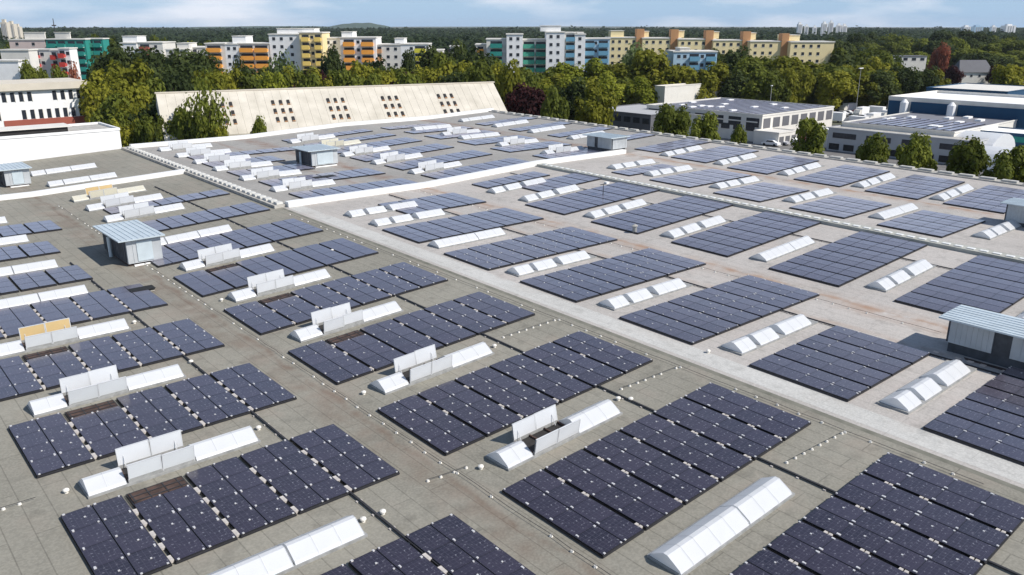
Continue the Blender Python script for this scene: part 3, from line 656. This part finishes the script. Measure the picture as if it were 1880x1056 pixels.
mb=MB(); mb.box(-.2,Lh+.3,-.25,.25,zt_-.1,zt_+.15,W['beige']); mb.build('ridge_cap',e)
mb=MB(); mb.box(0,1.0,0,.06,0,1,M_dark); mb.box(-.06,1.06,-.02,0.0,-.06,1.06,M_curb); RL=MB(); 
s_=Vector((0,-yb,zt_-zb)); sl_=s_.length; s_.normalize(); nr=Vector((0,-s_.z,s_.y))
RL.box(-.27,.27,-.6,.6,0.0,.16,M_dark); RL.box(-.3,.3,-.72,-.6,0,.18,W['brown']); rl=RL.mesh('roof_light')
sa=math.atan2(s_.z,s_.y)
for px in (411,518,621,721,820):
    # find x along ridge whose pixel column matches
    best=min(range(0,int(Lh*2)),key=lambda q:abs((lambda P:940+F*((P.x*sY-P.y*cY))/((P.x*cY+P.y*sY)*cP-(P.z-H)*sP))(Vector((pl.x,pl.y,0))+dr*(q/2)+per*4.5+Vector((0,0,4)))-px))/2
    for a in (-1.5,0,1.5):
        for q in (.27,.47,.67):
            if px<450 and a<0: continue
            P=Vector((best+a,yb,zb))+s_*(sl_*q)+nr*.03
            ob('roof_light',rl,e,P,(sa,0,0))
# ---------------------------------------------------------------- white blocks at far left
def gridbox(name,label,x0,x1,y0,y1,z1,wm,rm,cat,base=GZ,par=.35):
    e=empty(name,(x0,y0,base),label=label,cat=cat); w,d,h=x1-x0,y1-y0,z1-base
    mb=MB(); mb.box(0,w,0,d,0,h,wm); mb.build('wall',e)
    mb=MB()
    mb.box(-.1,w+.1,-.1,.2,h+.003,h+par,wm); mb.box(-.1,w+.1,d-.2,d+.1,h+.003,h+par,wm); mb.box(-.1,.2,.2,d-.2,h+.003,h+par,wm); mb.box(w-.2,w+.1,.2,d-.2,h+.003,h+par,wm); mb.build('parapet',e)
    mb=MB(); mb.box(.2,w-.2,.2,d-.2,h+.003,h+.06,rm); mb.build('roof',e)
    return e
e=gridbox('white_annex','low white annex wall rising behind the far left corner of the roof',-30,36.6,131.8,142,4.9,W['white'],M_slab,'annex building')
mb=MB(); mb.box(36,36.25,-.12,-.005,8.5,12.8,W['grey']); mb.build('downpipe',e)
mb=MB(); mb.box(42,60,1.5,5.5,13.1,13.8,M_dark); mb.box(41.5,60.5,1.2,5.8,13.8,13.95,W['offwhite']); mb.build('rooftop_canopy',e)
# white office with two window rows
c=atz(155,161,6.4); e=empty('office_building',(c.x-70,c.y,GZ),label='white office building with two rows of tall dark windows and red band',cat='office')
mb=MB(); h=c.z-GZ; mb.box(0,70,0,14,0,h,W['white']); mb.build('wall',e)
mb=MB(); mb.box(-.6,70.6,-.8,14.6,h+.003,h+1.5,W['beige']); mb.build('roof',e)
mb=MB(); mb.box(53,69.9,-.12,-.004,h-8.2,h-6.2,W['brick']); mb.build('red_band',e)
mbw=MB(); mbw.box(0,.78,-.08,-.003,0,1.95,M_glass); mbw.box(.78,.92,-.12,-.003,-.05,2.0,W['offwhite']); wm=mbw.mesh('window')
for rw,zo in ((0,h-2.3),(1,h-6.1)):
    for k in range(22):
        if rw==0 and k in (4,5): continue
        if rw==1 and k in (8,9): continue
        ob('window',wm,e,(68.2-k*1.64-rw*.0,0,zo))
# ---------------------------------------------------------------- blocks of flats
def win(w,h): 
    mb=MB(); mb.box(-w/2,w/2,-.06,-.003,0,h,M_glass); mb.box(-w/2-.08,w/2+.08,-.09,-.003,-.1,0,W['white']); return mb.mesh('window')
WIN=win(1.1,1.15); WINB=win(2.3,1.5)
def balc(w,col):
    mb=MB(); mb.box(-w/2,w/2,-1.3,-1.2,-.2,1.35,col); mb.box(-w/2,w/2,-1.2,-.003,-.12,0.0,W['offwhite']); mb.box(-w/2,-w/2+.08,-1.2,-.003,0,1.05,col); mb.box(w/2-.08,w/2,-1.2,-.003,0,1.05,col)
    mb.box(-w/2+.15,w/2-.15,-.05,-.003,.1,2.2,M_glass); return mb.mesh('balcony')
BC={}
FLATS=[]
def flats(x0,x1,yt,D,wall,spec,label,box=None,depth=13,rot=0,fl=2.85,nf=6,boxm=None):
    "spec: list of ('w'|'b:colour'|'s:colour'|'.', pixel x) columns on the facade facing the viewer"
    if x1<200: depth=5.0
    a=atd(x0,yt,D); b=atd(x1,yt,D); w=(b-a).length*1.0; h=a.z-GZ; yaw=-(math.pi/2-YA)
    ang=math.atan2(b.y-a.y,b.x-a.x)+rot
    e=empty('apartment_building',(a.x,a.y,GZ),(0,0,ang),label=label,cat='apartment block',group='blocks of flats on the skyline'); s=w/(x1-x0)
    mb=MB(); mb.box(0,w,0,depth,0,h,wall); mb.build('wall',e)
    mb=MB(); mb.box(-.25,w+.25,-.25,depth+.25,h+.003,h+.4,W['offwhite']); mb.build('roof',e)
    if box:
        for q in box:
            x0b,x1b,yb_=q; hb=atd(x0b,yb_,D).z-GZ; mb=MB(); mb.box((x0b-x0)*s,(x1b-x0)*s,1.5,depth-3,h+.4,hb,boxm or wall); mb.box((x0b-x0)*s-.2,(x1b-x0)*s+.2,1.3,depth-2.8,hb,hb+.2,W['offwhite']); mb.build('stair_head',e)
    for sp in spec:
        k,px=sp[0],sp[1]
        if k=='w':
            for f in range(nf): ob('window',WIN,e,((px-x0)*s,0,h-2.0-f*fl))
        elif k[0]=='b':
            wd=round(sp[2]*s,1); key=(k[2:],wd)
            if key not in BC: BC[key]=balc(wd,W[k[2:]])
            for f in range(nf): ob('balcony',BC[key],e,((px-x0)*s,0,h-2.75-f*fl))
        elif k[0]=='s':
            mb=MB(); wd=sp[2]*s; mb.box((px-x0)*s-wd/2,(px-x0)*s+wd/2,-.5,-.003,0,h-.1,W[k[2:]]); 
            if len(sp)>3: mb=MB(); mb.box((px-x0)*s-wd/2,(px-x0)*s+wd/2,-.5,4,0,h+sp[3],W[k[2:]])
            mb.build('stair_shaft',e)
    return e
Wt,Ow,Cr=W['white'],W['offwhite'],W['cream']
flats(376,412,81,318,Ow,[('b:orange',392,26)],'leftmost orange-balconied block of flats')
flats(412,437,82,318,Wt,[('w',419),('w',430)],'narrow white block of flats between two orange-balconied parts',[(425,450,67)])
flats(437,493,81,318,Ow,[('b:orange',452,24),('b:orange',479,24)],'orange-balconied block of flats left of the tall white one')
flats(493,549,64,318,Wt,[('w',502),('w',516),('w',534)],'tallest white block of flats in the left group',[(507,576,53)],nf=7)
flats(549,591,61,314,Cr,[('b:yellow',560,14),('w',572),('b:yellow',583,12)],'tall yellow block of flats beside the white one',nf=7)
flats(592,626,71,322,Wt,[('w',602),('w',614)],'white block of flats between yellow and orange ones')
flats(624,690,70,318,Wt,[('b:orange',640,20),('w',657),('b:orange',674,22)],'white block of flats with two orange balcony stacks',[(626,646,59)])
flats(689,736,83,320,Ow,[('b:brown',695,11),('w',712),('w',726)],'lower white block of flats with brown balconies',nf=5)
flats(735,786,82,320,Wt,[('w',755),('b:lime',771,20)],'white block of flats with lime yellow balconies',[(724,741,71)],nf=5)
flats(873,895,83,322,Ow,[('b:orange',882,12)],'narrow orange-balconied block of flats left of the green one',nf=5)
flats(893,930,73,318,Ow,[('b:teal',911,22)],'block of flats with deep teal balconies')
flats(930,960,64,316,Wt,[('w',938),('w',951)],'narrow white block of flats between teal and green balconies',None)
flats(958,1007,74,320,Ow,[('b:green',971,21),('b:green',994,21)],'block of flats with wide dark green balconies',None)
flats(1003,1037,60,316,Wt,[('w',1012),('w',1025)],'tall white block of flats with large roof box, centre right',[(993,1030,48)],nf=7)
flats(1037,1057,61,318,Ow,[('b:blue',1047,16)],'narrow block of flats with grey-blue balconies')
flats(1056,1075,64,317,Wt,[('w',1065)],'narrow white block of flats beside the blue balconies',[(1060,1072,60)])
flats(1070,1120,72,320,W['lblue'],[('b:blue',1082,19),('w',1094),('b:blue',1108,18)],'pale blue block of flats with blue balconies')
# cream row, receding to the right
for i,(a,b,yt,sh) in enumerate([(1118,1175,70,1178),(1180,1236,71,1241),(1246,1300,73,1305),(1310,1368,75,1373)]):
    flats(a,b+14,yt,352-i*3,Cr,[('w',a+8),('w',a+20),('w',a+33),('w',a+46),('s:brown',sh-3,14,3.6)],['leftmost cream section of the long row of flats','second cream section of the long row of flats','third cream section of the long row of flats','fourth cream section of the long row of flats'][i],[(sh+2,sh+16,yt-14)] if i else [(1122,1146,57),(sh+2,sh+14,yt-12)],nf=5)
flats(1378,1440,77,338,Cr,[('w',1388),('w',1402),('w',1416),('s:brown',1441,13,3.2)],'cream section of flats left of the yellow end section',[(1441,1470,65)],nf=6)
flats(1452,1532,78,334,W['cream'],[('w',1462),('w',1476),('w',1490),('w',1504)],'yellow end section of the long row of flats',None,nf=6)
flats(1237,1317,96,290,W['lblue'],[('w',1247),('w',1258),('b:blue',1275,18),('w',1290),('b:blue',1305,18)],'low white and blue block of flats in front of the cream row',[(1250,1268,89)],nf=4,boxm=Ow)
# upper left
flats(84,122,73,330,W['teal'],[('b:teal',94,16),('b:teal',112,14)],'teal-balconied flats, left part',None)
flats(120,156,73,322,W['teal'],[('b:teal',130,14),('b:teal',146,14)],'flats wrapped in green scaffold netting',[(98,126,60)],boxm=Ow)
flats(156,188,72,326,W['teal'],[('b:green',164,12),('b:teal',178,14)],'right end of the green netted flats')
flats(92,108,93,286,Ow,[('b:red',98,9)],'narrow red-balconied block at upper left',None,nf=4); flats(107,127,90,284,Wt,[('b:red',113,11),('w',123)],'white flats with dark red balconies at upper left',None,nf=4)
flats(16,82,74,330,W['pink'],[('w',30),('w',60)],'pinkish low flats at upper left',[(42,80,60)],nf=3,boxm=Ow)
flats(0,52,93,268,W['offwhite'],[],'pale low building in front of the pinkish flats, upper left',None,nf=2); flats(54,92,92,290,Ow,[('b:red',66,10),('w',76)],'white flats with red balcony left of the netted flats',None,nf=4)
flats(-20,33,113,235,Wt,[],'plain white block above the white office at the left edge',None,nf=1)
flats(221,250,80,345,Wt,[],'small white flats behind the dark trees, upper left',[(223,250,67)],nf=3); flats(252,298,79,340,Ow,[('b:brick',265,18),('w',285)],'white flats with dark red balcony behind the trees',None,nf=3)
flats(304,345,92,330,Ow,[('w',315)],'low cream flats left of the orange group',[(323,345,80)],nf=3); flats(340,378,88,335,W['offwhite'],[('b:dgrey',352,18),('w',370)],'low flats with grey band left of the orange group',None,nf=3)
# towers on the horizon
def tower(x0,x1,yt,D,m,label):
    a=atd(x0,yt,D); b=atd(x1,yt,D); w=(b-a).length; h=a.z-GZ
    e=empty('tower_block',(a.x,a.y,GZ),(0,0,math.atan2(b.y-a.y,b.x-a.x)),label=label,cat='tower block',group='distant tower blocks on the horizon')
    mb=MB(); mb.box(0,w,0,w,0,h,m); mb.build('wall',e); mb=MB(); mb.box(w*.2,w*.7,w*.2,w*.7,h+.003,h+3,m); mb.build('roof_box',e)
    for i in range(1,4): mb=MB(); mb.box(w*(i/4)-w*.05,w*(i/4)+w*.05,-.3,-.01,h*.1,h*.95,W['grey']); mb.build('window_strip',e)
for a,b,y,D,l in [(0,11,41,900,'cream tower block at the extreme left of the horizon'),(13,24,44,930,'second cream tower block from the left on the horizon'),(26,35,49,960,'shorter cream tower block at the left horizon')]: tower(a,b,y,D,W['cream'] if False else W['beige'],l)
for a,b,y,l in [(1466,1474,44,'leftmost pale tower on the horizon behind the cream flats'),(1479,1485,48,'slim pale tower on the horizon'),(1494,1500,50,'low pale tower on the horizon between two taller ones'),(1511,1520,43,'tallest white tower on the right horizon'),(1524,1531,41,'white tower beside the tallest one on the horizon'),(1538,1545,46,'pale tower near the right of the horizon group'),(1548,1556,47,'rightmost pale tower of the horizon group')]: tower(a,b,y,1500,W['white'],l)
for a,b,y,l in [(1771,1783,49,'white tower far right on the horizon'),(1790,1806,49,'grey tower far right on the horizon'),(1822,1830,49,'small tower at the far right horizon'),(1848,1866,47,'last tower on the right horizon')]: tower(a,b,y,1900,W['lblue'] if a==1790 else W['white'],l)
# radio mast
p=atd(97,34,700); e=empty('radio_mast',(p.x,p.y,GZ),label='thin radio mast rising above the flats at upper left',cat='mast'); mb=MB(); mb.cyl((0,0,0),(0,0,p.z-GZ),.7,.25,M_rail,6); mb.build('mast',e); mb=MB(); mb.box(-1.6,1.6,-.3,.3,p.z-GZ-6,p.z-GZ-5,M_rail); mb.build('antenna',e)
# ---------------------------------------------------------------- industrial yard to the right
def ibox(name,label,near,pl_,pr_,z,wm,rm,cat='industrial building',bands=(),par=.3,minw=4):
    n_=atz(*near,z); l_=atz(*pl_,z); r_=atz(*pr_,z); x0,y0=n_.x,n_.y; y1=max(l_.y,y0+minw); x1=max(r_.x,x0+minw)
    e=gridbox(name,label,x0,x1,y0,y1,z,wm,rm,cat,par=par); w,d,h=x1-x0,y1-y0,z-GZ
    for face,z0,z1,m_,brk in bands:
        if face=='L':
            n=max(1,int(d/brk)); s=d/n; mbb=MB(); mbb.box(-.07,-.004,.15*s,.85*s,z0,z1,m_); me=mbb.mesh('window')
            for i in range(min(n,60)): ob('window',me,e,(0,i*s,0))
        else:
            n=max(1,int(w/brk)); s=w/n; mbb=MB(); mbb.box(.15*s,.85*s,-.07,-.004,z0,z1,m_); me=mbb.mesh('window')
            for i in range(min(n,60)): ob('window',me,e,(i*s,0,0))
    return e,w,d,h
Gl=M_glass
ibox('factory_hall','long white hall with plain wall behind the industrial yard',(1221,160),(1185,160),(1352,153),1.4,W['offwhite'],W['beige'],bands=(('F',1.5,3.5,Gl,14),))
ibox('workshop','low pinkish flat-roofed workshop left of the long white hall',(1190,180),(1085,166),(1240,172),-2.2,W['dgrey'],W['pink'])
ibox('workshop','grey-green roofed pavilion with dark window front behind the plant room',(1195,213),(1112,198),(1262,200),-2.6,W['dgrey'],W['grey'],bands=(('L',3.2,4.6,Gl,3),))
e,w,d,h=ibox('factory_hall','big hall with grey panel-covered roof in the middle of the yard',(1400,214),(1243,189),(1524,197),-1.6,W['offwhite'],W['pv'],bands=(('L',3.6,5.8,Gl,5),('F',3.4,5.8,W['dgrey'],4)),par=.4)
def roofrows(e,w,d,h):
    y=1.5
    for k in range(min(30,int((d-3)/2.1))):
        mb=MB(); mb.box(1.5,w-1.5,y,y+1.5,h+.1,h+.3,M_pvfr); mb.quad((1.52,y+.02,h+.304),(w-1.52,y+.02,h+.304),(w-1.52,y+1.48,h+.304),(1.52,y+1.48,h+.304),M_pv); mb.build('panel_row',e); y+=2.1
roofrows(e,w,d,h)
for i in range(12):
    mb=MB(); a=random.uniform(2,w-4); b=random.uniform(3,d-4); mb.box(a,a+2.4,b,b+1.2,h+.06,h+.5,W['white']); mb.build('roof_light',e)
ibox('workshop','white gabled workshop wall beyond the roof edge, left of the big hall',(1297,214),(1262,203),(1330,210),-2.6,W['offwhite'],W['dgrey'],bands=())
ibox('workshop','white two-storey workshop in front of the big grey-roofed hall',(1390,226),(1325,214),(1440,222),-3.3,W['offwhite'],W['grey'],bands=(('L',2.6,4.0,Gl,3.2),('F',2.4,4.0,Gl,3.2)))
ibox('shed','small white shed between round trees beyond the roof edge',(1430,246),(1392,240),(1455,240),-5,W['offwhite'],W['offwhite'],bands=(('F',.2,2.2,W['dgrey'],2.5),))
ibox('shed','flat white-roofed shed left of the long grey office',(1534,242),(1500,236),(1550,238),-4.0,W['offwhite'],W['white'])
e,w,d,h=ibox('office_building','long grey two-storey office with dark window bands beyond the roof edge',(1790,262),(1507,238),(1815,256),-3.0,W['grey'],W['slab'] if 'slab' in W else M_slab,cat='office',bands=(('L',3.0,4.2,Gl,6.5),('L',.3,1.7,M_dark,3.2),('F',2.8,4.0,Gl,6)))
e,w,d,h=ibox('factory_hall','wide hall with grey panel-covered roof behind the long grey office',(1752,245),(1600,218),(1842,219),-2.2,W['offwhite'],W['pv'])
roofrows(e,w*.6,d,h)
for i in range(9):
    mb=MB(); a=random.uniform(2,w-4); b=random.uniform(3,d-4); mb.box(a,a+2.6,b,b+1.4,h+.06,h+.5,W['white']); mb.build('roof_light',e)
e,w,d,h=ibox('factory_hall','white-roofed hall with deep blue facade panels at right',(1905,200),(1655,179),(2010,188),.9,W['offwhite'],W['white'],par=.8)
for a,b in ((.02,.50),(.56,.83),(.90,.995)):
    mb=MB(); mb.box(-.15,-.01,d*a,d*b,h-5.2,h-.3,W['deepblue']); mb.build('facade_panel',e)
for q in (.53,.865):
    mb=MB(); mb.cyl((-1.2,d*q,0),(-1.2,d*q,h-.5),1.0,1.0,W['white'],10); mb.cyl((-1.2,d*q,h-.5),(-1.2,d*q,h+.3),1.0,.3,W['white'],10); mb.build('silo',e)
ibox('factory_hall','far blue hall behind the white-roofed one at right',(1850,170),(1735,158),(1960,163),1.2,W['deepblue'],W['offwhite'])
ibox('workshop','low teal-fronted building at the right picture edge',(1895,250),(1812,236),(1930,243),-3.0,W['deepblue'],W['white'],bands=(('L',3.4,4.6,W['teal'],4),))
# white canopy tents
def tent(px,py,w,d,h,label):
    p=atz(px,py,GZ+h); e=empty('marquee',(p.x,p.y,GZ),label=label,cat='tent'); mb=MB(); n=10; pr_=[(-w/2*math.cos(math.pi*i/n),1.8+(h-1.8)*math.sin(math.pi*i/n)) for i in range(n+1)]
    mb.add([(x,0,z) for x,z in pr_]+[(x,d,z) for x,z in pr_],[(i,i+1,n+2+i,n+1+i) for i in range(n)]+[tuple(range(n+1))],M_poly); mb.box(-w/2,w/2,.02,d-.02,0,1.8,W['white']); mb.build('canopy',e)
    mb=MB(); mb.box(-1.3,1.3,-.05,-.003,0,2.0,M_dark); mb.build('doorway',e)
tent(1846,246,15,9,6.0,'large white rounded canopy at right beyond the round trees'); tent(1872,274,9,8,4.4,'lower white rounded canopy at the right picture edge')
# houses
def house(px0,px1,py_eave,D,wm,rm,label,flatr=False,rise=3.2):
    a=atd(px0,py_eave,D); b=atd(px1,py_eave,D); w=(b-a).length; h=a.z-GZ; e=empty('house',(a.x,a.y,GZ),(0,0,math.atan2(b.y-a.y,b.x-a.x)),label=label,cat='house')
    mb=MB(); mb.box(0,w,0,9,0,h,wm); mb.build('wall',e); mb=MB()
    if flatr: mb.box(-.3,w+.3,-.3,9.3,h+.003,h+.4,rm)
    else: mb.add([(-.5,-.6,h),(w+.5,-.6,h),(w+.5,9.6,h),(-.5,9.6,h),(1.5,4.5,h+rise),(w-1.5,4.5,h+rise)],[(0,1,5,4),(2,3,4,5),(1,2,5),(3,0,4),(3,2,1,0)],rm)
    mb.build('roof',e)
    for i in range(4): ob('window',WINB if flatr else WIN,e,(w*(i+.5)/4,0,h-2.2))
    return e
house(1762,1822,133,400,W['offwhite'],W['dgrey'],'white house with wide dark hipped roof between red bushes',rise=5.5)
house(1640,1702,104,470,W['offwhite'],W['dgrey'],'modern white house with dark glass upper floor among trees',True)
house(1785,1815,102,560,W['offwhite'],W['grey'],'small pale house among the trees above the dark-roofed one')
house(795,812,93,330,W['offwhite'],W['offwhite'],'small white house half hidden in the dark trees, upper centre',True); house(826,848,86,345,W['offwhite'],W['offwhite'],'white stepped house among the dark trees, upper centre',True)
# lamps
def lamp(px,pyt,D,label,arm=1.6):
    p=atd(px,pyt,D); e=empty('street_lamp',(p.x,p.y,GZ),label=label,cat='street lamp',group='tall lamp posts in the yard'); h=p.z-GZ
    mb=MB(); mb.cyl((0,0,0),(0,0,h),.09,.05,W['grey'],7); mb.build('pole',e); mb=MB(); mb.box(-arm,arm,-.2,.2,h,h+.2,W['white']); mb.build('lamp_head',e)
lamp(1581,126,262,'tall lamp post with wide double head in front of the tree belt',1.2); lamp(1417,158,250,'short lamp post above the big grey-roofed hall',.3)
# cars
def carmesh(col):
    mb=MB(); pr_=[(-2.1,.35),(-2.15,.75),(-1.2,.9),(-.65,1.42),(.8,1.45),(1.6,.98),(2.15,.85),(2.15,.35)]
    n=len(pr_); mb.add([(-.86,y,z) for y,z in pr_]+[(.86,y,z) for y,z in pr_],[(i,(i+1)%n,n+(i+1)%n,n+i) for i in range(n)]+[tuple(range(n))[::-1],tuple(range(n,2*n))],col); return mb.mesh('body')
CB=[(k,carmesh(mat('car_'+k,c,.3,.02,spec=.6,coat=.5))) for k,c in (('white',(.8,.8,.8)),('silver',(.5,.5,.52)),('black',(.03,.03,.03)),('red',(.4,.03,.03)),('blue',(.03,.08,.25)),('white',(.85,.85,.84)))]
mb=MB(); mb.add([(-.88,-1.1,.95),(.88,-1.1,.95),(.78,-.66,1.38),(-.78,-.66,1.38)],[(3,2,1,0)],M_glass); mb.add([(-.88,1.5,1.0),(.88,1.5,1.0),(.78,.86,1.4),(-.78,.86,1.4)],[(0,1,2,3)],M_glass)
for s in (-1,1): mb.add([(s*.868,-1.0,.98),(s*.868,1.4,1.02),(s*.868,.8,1.38),(s*.868,-.6,1.36)],[(0,1,2,3)],M_glass)
CG=mb.mesh('windows'); mb=MB(); mb.cyl((-.1,0,0),(.1,0,0),.33,.33,M_black,10); CW=mb.mesh('wheel')
def car(x,y,rot,k,label):
    nm,me=CB[k]; e=empty('parked_car',(x,y,GZ+.03),(0,0,rot),label=label,cat='car',group='cars parked in the industrial yard'); ob('body',me,e); ob('windows',CG,e)
    for a in (-.8,.8):
        for b in (-1.35,1.35): ob('wheel',CW,e,(a,b,.33))
for rowi,(px0,py0,px1,py1,n) in enumerate([(1535,214,1690,190,17),(1560,222,1700,202,14),(1540,204,1640,186,10),(1700,232,1745,226,4),(1415,268,1470,262,4)]):
    for i in range(n):
        if random.random()<.12: continue
        p=atz(px0+(px1-px0)*i/(n-1),py0+(py1-py0)*i/(n-1),GZ); k=random.choice([0,0,1,1,2,3,4,5,5]); rr=['nearest row','middle row','back row','short row by the long grey office','group by the small sheds'][rowi]
        car(p.x,p.y,random.choice([0,math.pi])+random.uniform(-.05,.05),k,f"{CB[k][0]} car parked in the {rr} of the industrial yard")
mb=MB(); mb.box(-1.05,1.05,-3.2,1.6,.5,2.9,W['white']); VB=mb.mesh('cargo_box'); mb=MB(); mb.add([(x,y,z) for x in (-1,1) for y,z in ((1.65,.4),(3.3,.4),(3.3,1.3),(2.7,2.2),(1.65,2.3))],[(0,1,6,5),(1,2,7,6),(2,3,8,7),(3,4,9,8),(4,0,5,9),(4,3,2,1,0),(5,6,7,8,9)],W['offwhite']); VC=mb.mesh('cab')
for i,(px,py) in enumerate([(1556,206),(1580,214),(1604,212),(1628,220),(1652,214),(1676,222),(1668,206),(1640,203),(1600,226),(1530,224),(1570,232),(1690,210)]):
    p=atz(px,py,GZ); e=empty('parked_van',(p.x,p.y,GZ+.03),(0,0,random.choice((0,math.pi/2,.2,1.4))),label='white box van parked in the industrial yard',cat='van',group='white vans parked in the industrial yard')
    ob('cargo_box',VB,e); ob('cab',VC,e)
    for a in (-.9,.9):
        for b in (-2,2.3): ob('wheel',CW,e,(a,b,.36))
if 1:
    hz_=bpy.data.materials.new('air_haze'); hz_.use_nodes=True; q=hz_.node_tree; q.nodes.remove(q.nodes['Principled BSDF']); pv=q.nodes.new('ShaderNodeVolumePrincipled')
    pv.inputs['Color'].default_value=(.82,.9,1,1); pv.inputs['Density'].default_value=4e-5; q.links.new(pv.outputs[0],q.nodes['Material Output'].inputs['Volume'])
    mb=MB(); mb.box(-9200,9200,-9200,9200,GZ-3,70,hz_); tag(mb.build('haze'),kind='stuff')
# ---------------------------------------------------------------- light, sky, camera
SE=R(44); SD=Vector((.45,-.89,0)).normalized()
ld=bpy.data.lights.new('sun','SUN'); ld.energy=4.6; ld.angle=R(.6); ld.color=(1,.95,.88); lo=ob('sun',ld,None,(0,0,60))
sd=Vector((SD.x*math.cos(SE),SD.y*math.cos(SE),math.sin(SE))); lo.rotation_euler=(sd).to_track_quat('Z','Y').to_euler()
w=bpy.data.worlds.new('World'); bpy.context.scene.world=w; w.use_nodes=True; n=w.node_tree; bg=n.nodes['Background']; L=n.links.new
sk=n.nodes.new('ShaderNodeTexSky'); sk.sky_type='NISHITA'; sk.sun_disc=False; sk.sun_elevation=SE; sk.sun_rotation=math.atan2(SD.x,SD.y); sk.air_density=1.0; sk.dust_density=.1; sk.ozone_density=2.5
tc=n.nodes.new('ShaderNodeTexCoord'); mp=n.nodes.new('ShaderNodeMapping'); mp.inputs['Scale'].default_value=(1,1,4.5); L(tc.outputs['Generated'],mp.inputs['Vector'])
cl=noise_(n,mp.outputs[0],4.2,8,.46,.62)
sz=n.nodes.new('ShaderNodeSeparateXYZ'); L(tc.outputs['Generated'],sz.inputs[0])
hz=n.nodes.new('ShaderNodeMapRange'); hz.inputs[1].default_value=.26; hz.inputs[2].default_value=0; hz.clamp=True; L(sz.outputs[2],hz.inputs[0])
c0=mixc(n,math_(n,'MULTIPLY',hz.outputs[0],.92),sk.outputs[0],(2.9,4.6,6.8))
ch_=n.nodes.new('ShaderNodeMapRange'); ch_.inputs[1].default_value=.42; ch_.inputs[2].default_value=.12; ch_.clamp=True; L(sz.outputs[2],ch_.inputs[0])
lp=math_(n,'MULTIPLY',cl,math_(n,'ADD',math_(n,'MULTIPLY',ch_.outputs[0],.62),.14))
col=mixc(n,lp,c0,(8.2,8.3,8.9)); L(col,bg.inputs['Color']); bg.inputs['Strength'].default_value=.11
cd=bpy.data.cameras.new('camera'); cam=ob('camera',cd,None,(0,0,H),(math.pi/2-PI,0,-(math.pi/2-YA))); cd.sensor_width=36; cd.lens=36*F/1880; cd.clip_start=.5; cd.clip_end=30000
sc=bpy.context.scene; sc.camera=cam; sc.view_settings.view_transform='Standard'; sc.view_settings.look='None'; sc.view_settings.exposure=.12; sc.view_settings.gamma=1
